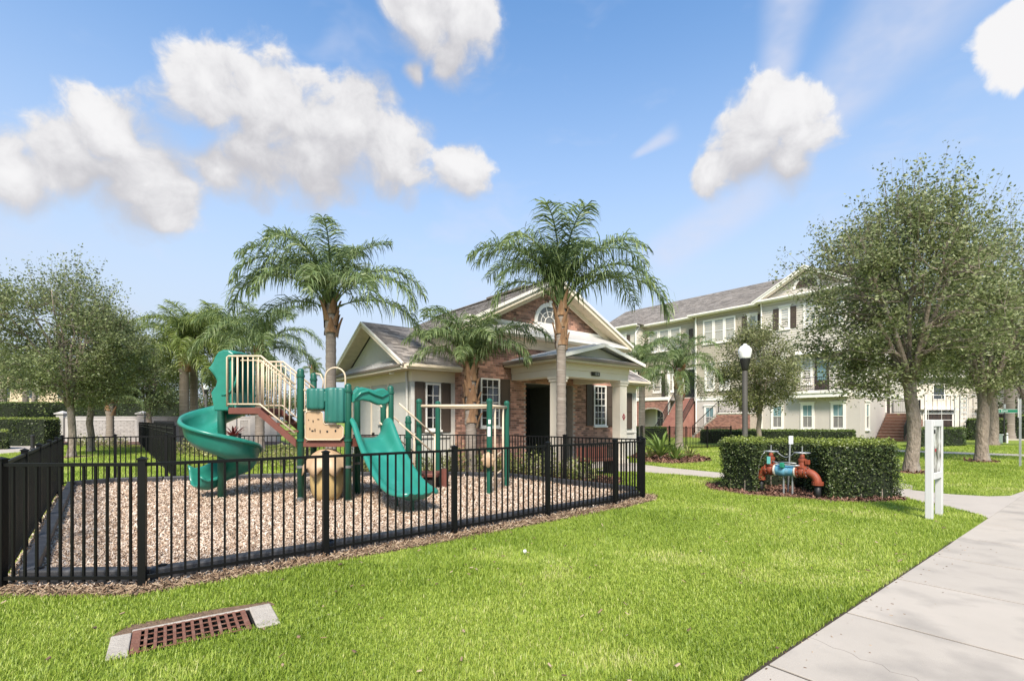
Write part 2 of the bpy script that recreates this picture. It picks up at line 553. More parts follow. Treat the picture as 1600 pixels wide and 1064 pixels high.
# side branch and the thin walk across the far lawn
BR = [(8.3, 10.62), (9.2, 11.45), (8.9, 12.6), (10.0, 15.0), (9.0, 15.4), (7.9, 12.9), (7.7, 11.2)]
tag(MB().flat([(7.9, 10.9), (8.55, 10.6), (9.3, 11.5), (9.25, 12.0), (8.6, 12.0)], -.05, .009).build("path_branch", m_conc2), kind="structure")
WALK = [at(1396, 23.9), at(1640, 20.1), at(1640, 21.3), at(1396, 25.3)]
tag(MB().flat(WALK, -.05, .012).build("far_walk", m_conc2), kind="structure")
# entrance walk beside the left hedge, paved
LW = [at(-60, 12.0), at(-20, 21.5), at(52, 24.5), at(92, 25.5), at(88, 30.5), at(20, 30.0), at(-120, 21)]
tag(MB().flat(LW, -.05, .010).build("entrance_walk", m_conc2), kind="structure")
# road on the right, out past the far lawn
m_asph = mat("asphalt", (.07, .068, .068), .9, c2=(.05, .05, .05), vs=4, bump=.4, bs=120)
RD = [at(1440, 40), at(2600, 26), at(2600, 34), at(1475, 47)]
tag(MB().flat(RD, -.05, .008).build("road", m_asph), kind="structure")
kb = MB()
for (p, q) in ((RD[0], RD[1]),):
    kb.obox((*p, .06), (*q, .06), .25, .13)
tag(kb.build("kerb", m_conc2), kind="structure")

# planting beds
BED1 = [(-.1, 13.45), (1.25, 12.05), (2.3, 11.15), (2.75, 12.2), (2.4, 13.3), (1.2, 14.4), (-.2, 15.6), (-1.5, 14.9), (-2.9, 14.3), (-4.2, 15.6), (-7.5, 19.8), (-8.2, 19.2), (-5.9, 15.2), (-5.4, 13.4), (-3.75, 13.6), (-2.09, 13.7)]
BED2 = [at(985, 20.5), at(1008, 17.8), at(1050, 17.2), at(1090, 17.7), at(1112, 18.6), at(1100, 20.2), at(1060, 22), at(1000, 23)]
BED3 = [(4.3, 10.75), (4.75, 9.95), (5.35, 9.65), (5.95, 9.15), (6.6, 9.08), (7.35, 9.25), (7.55, 9.5), (7.55, 10.4), (7.0, 11.4), (5.6, 12.1), (4.5, 11.6)]
BED4 = [at(92, 30.5), at(160, 29), at(260, 24.5), at(300, 22), at(420, 19.5), at(500, 17.5), at(520, 19.5), at(440, 36), at(90, 36)]
BEDS = [BED1, BED2, BED3]
for b, lab in ((BED1, "clubhouse"), (BED2, "palm"), (BED3, "hedge")):
    tag(MB().flat(b, -.05, .012).build("mulch_bed", m_bark), kind="structure")
tag(MB().flat(BED4, -.05, .008).build("mulch_bed", m_bark), kind="structure")
def ring(c, r, n=16):
    return [(c[0] + r * math.cos(6.283 * i / n) * random.uniform(.85, 1.1), c[1] + r * math.sin(6.283 * i / n) * random.uniform(.85, 1.1)) for i in range(n)]
TREE_R1, TREE_R2 = G(1424, 738), G(1534, 721)
RINGS = [ring(TREE_R1, .55), ring(TREE_R2, .5), ring(G(112, 714), .7)]
for r_ in RINGS:
    tag(MB().flat(r_, -.05, .010).build("mulch_bed", m_bark), kind="structure")

# ------------------------------------------------------------------ drain grate
dg = thing("storm_drain", "rusty red iron drain grate set in a concrete collar in the lawn", "drain grate", (GRC[0], GRC[1], 0), GRZ)
m_rust = mat("rusty_iron", (.20, .085, .052), .85, c2=(.14, .058, .036), vs=20, bump=.5, bs=90, wear=((.26, .15, .105), 9, .55, .75))
m_collar = mat("drain_concrete", (.44, .395, .33), .9, c2=(.32, .28, .235), vs=9, bump=.5, bs=90)
gl, gw = .67, .41
mb = MB()
nx, ny = 12, 4
bw = .020
cx = (gl - bw) / nx; cy = (gw - bw) / ny
for i in range(nx + 1):
    x = -gl / 2 + i * cx; e = .035 if i in (0, nx) else bw
    mb.box(x - (e - bw if i == 0 else 0), x + e, -gw / 2, gw / 2, .007, .018)
for j in range(ny + 1):
    y = -gw / 2 + j * cy
    for i in range(nx):
        x = -gl / 2 + i * cx + (bw if i else .022)
        mb.box(x, -gl / 2 + (i + 1) * cx, y + .004, y + bw - .006, .008, .0165)
mb.build("grate", m_rust, dg, bevel=.002)
mb = MB().box(-gl/2-.02, gl/2+.05, -gw/2-.02, gw/2+.02, -.6, -.58).box(-gl/2-.03, -gl/2-.004, -gw/2-.02, gw/2+.0, -.58, .003).box(gl/2+.045, gl/2+.06, -gw/2-.02, gw/2+.02, -.58, -.02).box(-gl/2-.03, gl/2+.06, gw/2-.004, gw/2+.003, -.58, .004).box(-gl/2-.03, gl/2+.06, -gw/2-.03, -gw/2-.005, -.58, -.02)
mb.build("sump", mat("sump_shade", (.004, .004, .003), 1), dg)  # near-black colour stands in for the shade down the drain
MB().box(-gl/2 - .135, -gl/2 - .02, -gw/2 - .02, gw/2 - .02, .002, .016).build("collar", m_collar, dg, bevel=.012)
MB().box(gl/2 + .045, gl/2 + .20, -gw/2 - .03, gw/2 + .035, .002, .020).build("collar", m_collar, dg, bevel=.012)
MB().box(-gl/2 - .02, gl/2 + .05, gw/2 + .004, gw/2 + .034, .002, .017).build("collar", m_collar, dg, bevel=.008)
GRP = [grc(-gl/2-.14, -gw/2+.03), grc(gl/2+.21, -gw/2+.06), grc(gl/2+.23, gw/2+.10), grc(gl/2-.1, gw/2+.17), grc(-gl/2-.02, gw/2+.15), grc(-gl/2-.16, gw/2+.02)]
tag(MB().flat([grc(gl/2+.05, gw/2+.03), grc(gl/2+.24, gw/2+.02), grc(gl/2+.2, gw/2+.14), grc(0, gw/2+.20), grc(-gl/2-.05, gw/2+.19), grc(-gl/2-.15, gw/2-.02), grc(-gl/2-.02, gw/2-.02), grc(-gl/2-.02, gw/2+.03)], -.02, .003).build("bare_soil", m_straw), kind="structure")

# ------------------------------------------------------------------ grass blades, wood chips
def blades(P, hgt, wid, lean, seed, simple=False):
    r = np.random.default_rng(seed)
    n = len(P)
    th = r.uniform(0, 2 * np.pi, n)
    side = np.stack([np.cos(th), np.sin(th), np.zeros(n)], 1)
    fw = np.stack([-np.sin(th), np.cos(th), np.zeros(n)], 1)
    h = (hgt * r.uniform(.55, 1.25, n))[:, None]
    w = wid * r.uniform(.7, 1.3, n)[:, None]
    ln = (lean * r.uniform(.2, 1.5, n))[:, None]
    up = np.array([[0, 0, 1.0]])
    b = P
    m = P + up * h * .6 + fw * ln * h * .35
    t = P + up * h * .92 + fw * ln * h * 1.1
    if simple:
        V = np.stack([b - side * w * .5, b + side * w * .5, t + side * w * .10, t - side * w * .10], 1)
        return V.reshape(-1, 3), np.arange(n)[:, None] * 4 + np.array([[0, 1, 2, 3]])
    V = np.stack([b - side * w * .5, b + side * w * .5, m + side * w * .42, m - side * w * .42, t + side * w * .06, t - side * w * .06], 1)
    F = np.arange(n)[:, None, None] * 6 + np.array([[[0, 1, 2, 3], [3, 2, 4, 5]]])
    return V.reshape(-1, 3), F.reshape(-1, 4)

def scatter(y0, y1, dens, seed, xr=(-1.06, 1.06)):
    r = np.random.default_rng(seed)
    area = (y1 - y0) * (xr[1] - xr[0]) * (y0 + y1) / 2
    n = int(area * dens)
    y = np.sqrt(r.uniform(y0 ** 2, y1 ** 2, n))
    x = r.uniform(xr[0], xr[1], n) * y
    return np.stack([x, y, np.zeros(n)], 1)

SWP = [uv2w(-10, SW_R - .1), uv2w(60, SW_R - .1), uv2w(60, SW_L + .010), uv2w(-10, SW_L + .010)]
EXCL = [PG, STRIPP, SWP, APRON, PATHP, BED1, BED2, BED3, GRP, WALK, LW] + RINGS
VV, FF, TT = [], [], []
off = 0
bands = [(2.35, 3.6, 10000, .040, .0045), (3.6, 5.2, 7300, .040, .0054), (5.2, 7.5, 5000, .040, .0072), (7.5, 11.0, 2900, .042, .0085), (11.0, 17, 1000, .052, .012), (17, 30, 300, .055, .019)]
for bi, (y0, y1, dn, hg, wd) in enumerate(bands):
    P = scatter(y0, y1, dn, 40 + bi)
    keep = np.ones(len(P), bool)
    for ex in EXCL: keep &= ~inpoly(P, ex)
    # thin, worn spots
    pt = patch(P[:, 0], P[:, 1], 1.3, 3)
    r2 = np.random.default_rng(90 + bi)
    dry = np.clip((patch(P[:, 0] * 1.0 + .4 * P[:, 1], P[:, 1], 2.0, 8) - .74) * 4.0, 0, .75)
    keep &= r2.uniform(0, 1, len(P)) > dry * .3
    P = P[keep]; pt = pt[keep]; dry = dry[keep]
    lush = patch(P[:, 0], P[:, 1], 3.2, 6)
    V, F = blades(P, hg * (.70 + .45 * lush), wd, 0.6, 60 + bi, bi >= 2)
    VV.append(V); FF.append(F + off); off += len(V); nvb = 4 if bi >= 2 else 6
    TT.append(np.repeat(np.clip(.26 + .34 * pt + .35 * dry + r2.normal(0, .20, len(P)), 0, 1), nvb))
V = np.concatenate(VV); F = np.concatenate(FF); T = np.concatenate(TT)
def grassmat():
    m = bpy.data.materials.new("grass_blade"); m.use_nodes = True
    nt = m.node_tree; N, L = nt.nodes, nt.links
    b = N["Principled BSDF"]; out = N["Material Output"]
    a = N.new("ShaderNodeAttribute"); a.attribute_name = "tint"
    rp = N.new("ShaderNodeValToRGB"); cr = rp.color_ramp
    cols = [(0, (.13, .20, .018)), (.35, (.27, .37, .042)), (.65, (.39, .475, .075)), (.88, (.50, .55, .13)), (1, (.60, .57, .25))]
    while len(cr.elements) < len(cols): cr.elements.new(.5)
    for i, (p, c) in enumerate(cols):
        cr.elements[i].position = p; cr.elements[i].color = (*c, 1)
    L.new(a.outputs["Fac"], rp.inputs[0])
    L.new(rp.outputs[0], b.inputs["Base Color"]); b.inputs["Roughness"].default_value = .42; b.inputs["Specular IOR Level"].default_value = .35
    tr = N.new("ShaderNodeBsdfTranslucent"); L.new(rp.outputs[0], tr.inputs[0])
    ms = N.new("ShaderNodeMixShader"); ms.inputs[0].default_value = .38
    L.new(b.outputs[0], ms.inputs[1]); L.new(tr.outputs[0], ms.inputs[2]); L.new(ms.outputs[0], out.inputs[0])
    return m
o = mk("grass", np_mesh("grass", V, F, {"tint": T}), grassmat())
tag(o, "bright green mown lawn grass between fence and sidewalk", "grass", kind="stuff")

def chips(P, ln, wd, seed, zj=.012, tilt=.5):
    r = np.random.default_rng(seed); n = len(P)
    th = r.uniform(0, 6.283, n); ti = r.normal(0, tilt, n); ro = r.normal(0, tilt, n)
    l = (ln * r.uniform(.4, 1.5, n))[:, None] / 2; w = (wd * r.uniform(.5, 1.5, n))[:, None] / 2
    a = np.stack([np.cos(th) * np.cos(ti), np.sin(th) * np.cos(ti), np.sin(ti)], 1)
    b = np.stack([-np.sin(th) * np.cos(ro), np.cos(th) * np.cos(ro), np.sin(ro)], 1)
    c = P + np.array([[0, 0, 1]]) * (zj + np.abs(np.sin(ti))[:, None] * l * .8 + r.uniform(0, zj, n)[:, None])
    dn = np.array([[0, 0, -.006]])
    V = np.stack([c - a*l - b*w*.8, c + a*l*.9 - b*w, c + a*l + b*w*.7, c - a*l*.95 + b*w,
                  c - a*l - b*w*.8 + dn, c + a*l*.9 - b*w + dn, c + a*l + b*w*.7 + dn, c - a*l*.95 + b*w + dn], 1)
    F = np.arange(n)[:, None, None] * 8 + np.array([[[0, 1, 2, 3], [0, 4, 5, 1], [2, 6, 7, 3]]])
    return V.reshape(-1, 3), F.reshape(-1, 4)
def chip_obj(name, poly, ybands, ln, wd, material, label, seed, tilt=.5):
    VV, FF, off = [], [], 0
    for i, (y0, y1, dn, sc) in enumerate(ybands):
        P = scatter(y0, y1, dn, seed + i, (-1.12, 1.06))
        P = P[inpoly(P, poly)]
        if not len(P): continue
        V, F = chips(P, ln * sc, wd * sc, seed + 20 + i, tilt=tilt)
        VV.append(V); FF.append(F + off); off += len(V)
    o = mk(name, np_mesh(name, np.concatenate(VV), np.concatenate(FF)), material)
    return tag(o, label, name.split("_")[-1], kind="stuff")
m_chip = leafmat("wood_chip", [(.17, .10, .06), (.37, .25, .165), (.53, .40, .29), (.64, .52, .41), (.73, .63, .52)], trans=0.0, rough=.85)
m_barkchip = leafmat("bark_chip", [(.05, .022, .014), (.12, .058, .036), (.20, .10, .07), (.27, .155, .11)], trans=0.0, rough=.9)
m_strawchip = leafmat("straw_chip", [(.07, .042, .024), (.17, .105, .062), (.29, .20, .125), (.42, .32, .215)], trans=0.0, rough=.9)
chip_obj("wood_chips", PG, [(4.2, 6.2, 2500, 1), (6.2, 8.5, 1300, 1.25), (8.5, 11, 700, 1.5), (11, 14, 280, 1.9)], .033, .0105, m_chip, "tan wood chips covering the play area inside the fence", 200)
chip_obj("straw_mulch_chips", STRIPP, [(3.9, 6.2, 2400, 1), (6.2, 10.5, 1200, 1.2)], .07, .009, m_strawchip, "brown shredded mulch along the front of the fence", 230, .35)
for i, (bp_, lb) in enumerate(((BED1, "dark mulch in the bed along the clubhouse front"), (BED2, "red brown mulch under the yucca and palm"), (BED3, "dark mulch around the fire pipework"))):
    chip_obj("bark_mulch_chips", bp_, [(8.5, 12, 700, 1.3), (12, 16, 260, 1.9), (16, 24, 130, 2.6)], .055, .02, m_barkchip, lb, 260 + 9 * i)
for i, r_ in enumerate(RINGS[:2]):
    chip_obj("bark_mulch_chips", r_, [(12, 20, 260, 1.9)], .055, .02, m_barkchip, ["dark mulch ring at the foot of the nearer right oak", "dark mulch ring at the foot of the farther right oak"][i], 300 + 9 * i)
# litter of leaf flecks and grit on the sidewalk edge
rs = np.random.default_rng(4)
Pn = np.array([[*uv2w(rs.uniform(1.5, 8), SW_L - abs(rs.normal(0, .16))), .012] for _ in range(70)])
V, F = chips(Pn, .016, .008, 71, zj=.002, tilt=.1)
Pl = scatter(2.5, 9.5, 5.0, 808)
for ex in EXCL: Pl = Pl[~inpoly(Pl, ex)]
Pl[:, 2] = .035
V2_, F2_ = chips(Pl, .030, .014, 72, zj=.006, tilt=.35)
tag(mk("leaf_litter", np_mesh("leaf_litter", V2_, F2_), m_strawchip), "fallen brown leaf bits scattered over the lawn", "leaf litter", kind="stuff")
tag(mk("debris", np_mesh("debris", V, F), m_strawchip), "scattered bits of leaf litter along the sidewalk edge", "debris", kind="stuff")
# ------------------------------------------------------------------ fences
m_black = mat("black_fence_paint", (.004, .004, .004), .5, c2=(.006, .006, .0055), vs=4, spec=.22)
m_borderm = mat("black_plastic_border", (.022, .023, .026), .55, c2=(.035, .036, .04), vs=5, bump=.15, bs=60, wear=((.10, .10, .105), 7, .52, .8))
RAIL = 1.12
def pick_mesh(h, w=.018, z0=.06):
    return MB().box(-w/2, w/2, -w/2, w/2, z0, h).mesh("picket")
PICK = pick_mesh(RAIL - .004)
PICK.materials.append(m_black)
POST = MB().box(-.026, .026, -.026, .026, 0, RAIL + .03).mesh("post"); POST.materials.append(m_black)
CAP = MB().box(-.033, .033, -.033, .033, RAIL + .03, RAIL + .042).add([(-.031,-.031,RAIL+.042),(.031,-.031,RAIL+.042),(.031,.031,RAIL+.042),(-.031,.031,RAIL+.042),(0,0,RAIL+.06)], [(0,1,4),(1,2,4),(2,3,4),(3,0,4)]).mesh("post_cap"); CAP.materials.append(m_black)
def fence_run(name, label, pts, step=.105, first=True, last=True, spear=False, height=None, far=None, group=None):
    hh = height or RAIL
    root = thing(name, label, "fence", (pts[0][0], pts[0][1], 0), group=group)
    o0 = Vector(pts[0])
    P = [Vector(p) - o0 for p in pts]
    sc = hh / RAIL
    for i, p in enumerate(P):
        if (i == 0 and not first) or (i == len(P) - 1 and not last): continue
        a = P[min(i + 1, len(P) - 1)] - P[max(i - 1, 0)]
        rz = math.atan2(a.y, a.x)
        po = mk("post", POST, None, root, (p.x, p.y, 0), rz, (1.15, 1.15, sc))
        mk("post_cap", CAP, None, po)
    joined = MB(); njoin = 0
    for i in range(len(P) - 1):
        a, b = P[i], P[i + 1]
        ln = (b - a).length; d = (b - a) / ln; rz = math.atan2(d.y, d.x)
        a2, b2 = a + d * .026, b - d * .026
        for z, hgt in ((hh - .014, .030), (.095, .030)) + (((hh - .14, .024),) if spear else ()):
            MB().obox((a2.x, a2.y, z), (b2.x, b2.y, z), .030, hgt).build("rail", m_black, root)
        n = max(2, round(ln / step))
        for k in range(1, n):
            q = a + d * (ln * k / n)
            w = q + o0
            if far and w.length > far:
                joined.box(q.x - .009, q.x + .009, q.y - .009, q.y + .009, .06, hh + (.09 if spear else 0)); njoin += 1
                continue
            mk("picket", SPEAR if spear else PICK, None, root, (q.x, q.y, 0), rz, None if spear else (1, 1, sc))
    if njoin:
        tag(joined.build("far_pickets", m_black, root), kind="stuff")
    return root
SPEAR = MB().box(-.009, .009, -.009, .009, .06, 1.42).add([(-.016,-.016,1.42),(.016,-.016,1.42),(.016,.016,1.42),(-.016,.016,1.42),(0,0,1.49)], [(0,1,4),(1,2,4),(2,3,4),(3,0,4),(3,2,1,0)]).mesh("picket"); SPEAR.materials.append(m_black)
fence_run("playground_fence", "nearest black metal picket fence run along the front of the play area", FN)
fence_run("playground_fence", "short black picket fence run closing the play area beside the walkway", FR, first=False)
fence_run("playground_fence", "black picket fence run along the back of the play area", FB, first=False)
fence_run("playground_fence", "black picket fence run seen almost end-on at the left of the play area", FL, first=False, last=False)
sp0 = Vector((-8.45, 12.42)); sp = [tuple(sp0 + V2 * (t * 2.35)) for t in range(12)]
fence_run("spear_fence", "taller black fence with spear points running back to the stone wall", sp, spear=True, height=1.32, far=24)
fence_run("apartment_fence", "low black fence in front of the apartment staircases", [at(985, 33), at(1003, 30.5), at(1046, 27.6), at(1072, 26), at(1105, 26.8), at(1142, 27.7)], step=.12, height=1.15)

# landscape timbers round the wood chips
bt = thing("playground_border", "black plastic timbers edging the wood chips inside the fence", "border", (FN[0][0], FN[0][1], 0))
o0 = Vector(FN[0])
c0 = Vector((sum(p[0] for p in PG) / len(PG), sum(p[1] for p in PG) / len(PG)))
loop = [FN[0], FN[1], FN[2], FN[3], FN[4], FN[5], FN[6], FR[1], FR[2], FR[3], FB[1], FB[2], FB[3], FB[4], FB[5], FB[6], FB[7], FL[1], FL[2], FL[3], FL[4]]
inn = []
for i, p in enumerate(loop):
    a, b, c = Vector(loop[i - 1]), Vector(p), Vector(loop[(i + 1) % len(loop)])
    n1 = Vector((-(b - a).y, (b - a).x)).normalized(); n2 = Vector((-(c - b).y, (c - b).x)).normalized()
    nn = (n1 + n2).normalized(); k = 1 / max(.5, nn.dot(n1))
    inn.append(b + nn * .16 * k)
for i in range(len(inn)):
    a, b = inn[i] - o0, inn[(i + 1) % len(inn)] - o0
    d = (b - a).normalized()
    n = max(1, round((b - a).length / 1.2))
    for k in range(n):
        p, q = a + (b - a) * (k / n), a + (b - a) * ((k + 1) / n)
        p, q = p + d * .006, q - d * .006
        MB().obox((p.x, p.y, .05), (q.x, q.y, .05), .12, .17).build("timber", m_borderm, bt, bevel=.018)
        if k == 0 and i < 8:
            MB().lathe([(.035, 0), (.035, .012), (.02, .016)], 10, (p.x + d.x * .1, p.y + d.y * .1, .136)).build("stake_cap", m_black, bt)
# ------------------------------------------------------------------ building helpers
m_brick = mat("red_brick", (.40, .22, .155), .9, c2=(.29, .15, .11), vs=3.0, bump=.4, bs=90, island=.52)
m_mortar = mat("mortar", (.44, .37, .31), .95, c2=(.33, .28, .24), vs=8, bump=.3, bs=120)
m_cream = mat("cream_trim", (.72, .62, .48), .7, c2=(.68, .585, .45), vs=2.0)
m_white = mat("white_trim", (.80, .76, .69), .6, c2=(.77, .73, .66), vs=2.0)
m_stucco = mat("grey_stucco", (.52, .505, .45), .9, c2=(.48, .465, .41), vs=2.5, bump=.3, bs=160)
m_shutter = mat("brown_shutter", (.075, .052, .037), .6, c2=(.062, .043, .031), vs=3, stretch=(8, 8, 1))
m_shingle = mat("roof_shingle", (.27, .24, .215), .95, c2=(.185, .163, .145), vs=2.2, bump=.5, bs=120, island=.46)
m_metal = mat("pale_metal_roof", (.60, .59, .57), .38, c2=(.52, .51, .49), vs=1.6, metal=.25)
m_gutter = mat("brown_gutter", (.17, .14, .11), .6)
m_darkglass = glassmat("dark_window_glass", (.012, .014, .015))
m_darkdoor = mat("dark_entry_door", (.012, .013, .011), .5)
m_greywall = mat("entry_grey_green", (.10, .105, .085), .8)
m_soffit = mat("soffit", (.62, .52, .38), .8)
m_lattice = mat("fan_light_glass", (.16, .16, .155), .35, c2=(.13, .13, .127), vs=4)
m_floor = mat("porch_floor", (.42, .37, .32), .9, bump=.2, bs=90)

def bricks(name, parent, o, ex, ez, n, w, h, test=None, bl=.203, bh=.066, gap=.011, proud=.007, material=None):
    """running-bond bricks on the rectangle o + ex*[0,w] + ez*[0,h]; n points out of the wall"""
    o, ex, ez, n = Vector(o), Vector(ex), Vector(ez), Vector(n)
    mb = MB()
    rows = int(h / (bh + gap)); rr = random.Random(len(name) + int(w * 100))
    for r in range(rows + 1):
        z0 = r * (bh + gap); z1 = min(z0 + bh, h)
        if z1 - z0 < .02: continue
        x = -(bl + gap) / 2 * (r % 2)
        while x < w:
            x0, x1 = max(x, 0), min(x + bl, w)
            x += bl + gap
            if x1 - x0 < .025: continue
            if test and not test((x0 + x1) / 2, (z0 + z1) / 2, x1 - x0, z1 - z0): continue
            pr = proud + rr.uniform(-.002, .003)
            b = o + ex * x0 + ez * z0; e1 = ex * (x1 - x0); e2 = ez * (z1 - z0); t = n * pr
            vs = [b, b + e1, b + e1 + e2, b + e2, b + t, b + e1 + t, b + e1 + e2 + t, b + e2 + t]
            mb.add(vs, [(4, 5, 6, 7), (0, 1, 5, 4), (1, 2, 6, 5), (2, 3, 7, 6), (3, 0, 4, 7)])
    ob = mb.build(name, material or m_brick, parent)
    return tag(ob, kind="stuff")

def shingles(name, parent, o, ea, eb, n, poly, ta=.33, tb=.145, th=.012, material=None, lift=.0):
    """overlapping tabs on the plane o + a*ea + b*eb, clipped to poly (a,b)"""
    o, ea, eb, n = Vector(o), Vector(ea), Vector(eb), Vector(n)
    amin, amax = min(p[0] for p in poly), max(p[0] for p in poly)
    bmin, bmax = min(p[1] for p in poly), max(p[1] for p in poly)
    rr = random.Random(int(amax * 77) + int(bmax * 31))
    mb = MB()
    def span(b):
        xs = []
        m = len(poly)
        for i in range(m):
            p, q = poly[i], poly[(i + 1) % m]
            if (p[1] <= b < q[1]) or (q[1] <= b < p[1]):
                xs.append(p[0] + (q[0] - p[0]) * (b - p[1]) / (q[1] - p[1]))
        xs.sort()
        return xs
    r = 0; b = bmin
    while b < bmax - .02:
        b1 = min(b + tb, bmax)
        s0, s1 = span(b + 1e-4), span(b1 - 1e-4)
        for k in range(0, min(len(s0), len(s1)) - 1, 2):
            L0, R0, L1, R1 = s0[k], s0[k + 1], s1[k], s1[k + 1]
            lo, hi = min(L0, L1), max(R0, R1)
            a = lo - (r % 3) * ta / 3
            while a < hi:
                w = ta * rr.choice((.6, 1, 1.25)); x0, x1 = max(a, lo), min(a + w, hi); a += w
                if x1 - x0 < .02: continue
                c = lambda x, l, h_: min(max(x, l), h_)
                q0, q1 = c(x0, L0, R0), c(x1, L0, R0); t0, t1 = c(x0, L1, R1), c(x1, L1, R1)
                if q1 - q0 < .004 and t1 - t0 < .004: continue
                e = th * rr.uniform(.6, 1.3)
                P = [o + ea * q0 + eb * b + n * (e + lift), o + ea * q1 + eb * b + n * (e + lift), o + ea * t1 + eb * (b1 + .02) + n * (.002 + lift), o + ea * t0 + eb * (b1 + .02) + n * (.002 + lift),
                     o + ea * q0 + eb * b + n * lift, o + ea * q1 + eb * b + n * lift]
                mb.add(P, [(0, 1, 2, 3), (4, 5, 1, 0)])
        b += tb; r += 1
    ob = mb.build(name, material or m_shingle, parent)
    return tag(ob, kind="stuff")

def window(parent, o, ex, n, w, h, cols, rows, frame=.05, depth=.05, mats=None, split=True, glass=None, casing=0, sill=True, head=0, name="window"):
    """double-hung window lying on a wall: o lower-left of the opening, ex along the wall, n outwards.
    one part (frame) with panes and bars as sub-parts"""
    o, ex, n = Vector(o), Vector(ex).normalized(), Vector(n).normalized()
    ez = Vector((0, 0, 1))
    fm, gm = mats or m_white, glass or (m_darkglass, m_darkglass)
    def slab(mb, x0, x1, z0, z1, d0, d1):
        b = o + ex * x0 + ez * z0 + n * d0
        vs = [b, b + ex * (x1 - x0), b + ex * (x1 - x0) + ez * (z1 - z0), b + ez * (z1 - z0)]
        mb.prism(vs, n * (d1 - d0))
    mb = MB()
    c = casing
    slab(mb, -c, frame, -c, h + c, -.02, depth); slab(mb, w - frame, w + c, -c, h + c, -.02, depth)
    slab(mb, frame, w - frame, -c, frame, -.02, depth - .002); slab(mb, frame, w - frame, h - frame, h + c, -.02, depth - .002)
    if head: slab(mb, -c - head, w + c + head, h + c, h + c + head * 1.6, -.02, depth + .06)
    wo = mb.build(name, fm, parent)
    if sill:
        s = MB(); slab(s, -c - .03, w + c + .03, -c - .06, -c - .001, -.02, depth + .05); s.build("sill", fm, wo)
    sashes = [(frame, h / 2 - .015), (h / 2 + .015, h - frame)] if split else [(frame, h - frame)]
    if split:
        s = MB(); slab(s, frame + .001, w - frame - .001, h / 2 - .02, h / 2 + .02, -.02, depth - .006); s.build("meeting_rail", fm, wo)
    for si, (z0, z1) in enumerate(sashes):
        d0, d1 = (-.012, .012)
        for i in range(cols):
            for j in range(rows):
                x0 = frame + (w - 2 * frame) * i / cols; x1 = frame + (w - 2 * frame) * (i + 1) / cols
                za = z0 + (z1 - z0) * j / rows; zb = z0 + (z1 - z0) * (j + 1) / rows
                p = MB(); slab(p, x0, x1, za, zb, d0, d1 + .0006 * ((i + j) % 2)); p.build("pane", gm[si % len(gm)], wo)
        bw = .016
        for i in range(1, cols):
            x = frame + (w - 2 * frame) * i / cols
            p = MB(); slab(p, x - bw / 2, x + bw / 2, z0, z1, d0, d1 + .014); p.build("glazing_bar", fm, wo)
        for j in range(1, rows):
            z = z0 + (z1 - z0) * j / rows
            p = MB(); slab(p, frame, w - frame, z - bw / 2, z + bw / 2, d0, d1 + .011); p.build("glazing_bar", fm, wo)
    return wo

def shutter(parent, o, ex, n, w, h, material=None):
    o, ex, n = Vector(o), Vector(ex).normalized(), Vector(n).normalized(); ez = Vector((0, 0, 1))
    def slab(mb, x0, x1, z0, z1, d0, d1):
        b = o + ex * x0 + ez * z0 + n * d0
        mb.prism([b, b + ex * (x1 - x0), b + ex * (x1 - x0) + ez * (z1 - z0), b + ez * (z1 - z0)], n * (d1 - d0))
    mb = MB()
    f = .045
    slab(mb, 0, f, 0, h, 0, .045); slab(mb, w - f, w, 0, h, 0, .045)
    for z in (0, h * .48, h - f): slab(mb, f, w - f, z, z + f * 1.2, 0, .043)
    slab(mb, f, w - f, 0, h, 0, .028)
    return mb.build("shutter", material or m_shutter, parent, bevel=.004)

def seams(parent, o, ea, eb, n, wa, lb, step=.4, material=None, name="seam"):
    """raised standing seams on a metal roof plane"""
    o, ea, eb, n = Vector(o), Vector(ea), Vector(eb), Vector(n)
    k = int(wa / step)
    for i in range(1, k + 1):
        a = o + ea * (wa * i / (k + 1))
        MB().obox(a + n * .018, a + eb * lb + n * .018, .022, .03, up=n).build(name, material or m_metal, parent)

# ------------------------------------------------------------------ clubhouse (local x along the front, y into the building)
ch = thing("clubhouse", "brick clubhouse with white columned porch, fan window gable and grey shingle roof", "clubhouse", (1.38, 14.9, 0), RZ)
X, Y_, Z = Vector((1, 0, 0)), Vector((0, 1, 0)), Vector((0, 0, 1))
BL, BR_, VF, VW = -2.12, 5.14, 2.0, 2.42        # brick block left/right, front plane, wing front plane
CXM = 1.51
# brick block core with entry recess
wl = MB()
wl.box(BL, .41, VF, VF + .35, 0, 3.92)
wl.box(2.67, BR_, VF, VF + .35, 0, 3.92)
wl.box(.41, 2.67, VF, VF + .35, 2.78, 3.92)
wl.box(BL, BL + .3, VF + .35, 9.6, 0, 3.92)
wl.box(BR_ - .3, BR_, VF + .35, 9.6, 0, 3.92)
wl.box(BL + .3, BR_ - .3, 9.3, 9.6, 0, 3.92)
wl.build("wall", m_mortar, ch)
def front_test(holes):
    def t(x, z, w, h):
        for a, b, c, d in holes:
            if a - w * .3 < x < b + w * .3 and c < z < d: return False
        return True
    return t
hol = [(.41 - BL, 2.67 - BL, -1, 2.78), (-1.45 - BL, -.70 - BL, 1.30, 2.84), (3.77 - BL, 4.47 - BL, 1.30, 2.84)]
bricks("brick_courses", ch, (BL, VF, 0), X, Z, -Y_, BR_ - BL, 3.90, front_test(hol))
bricks("brick_courses", ch, (BL, VW, 0), -Y_, Z, -X, VW - VF, 3.90)
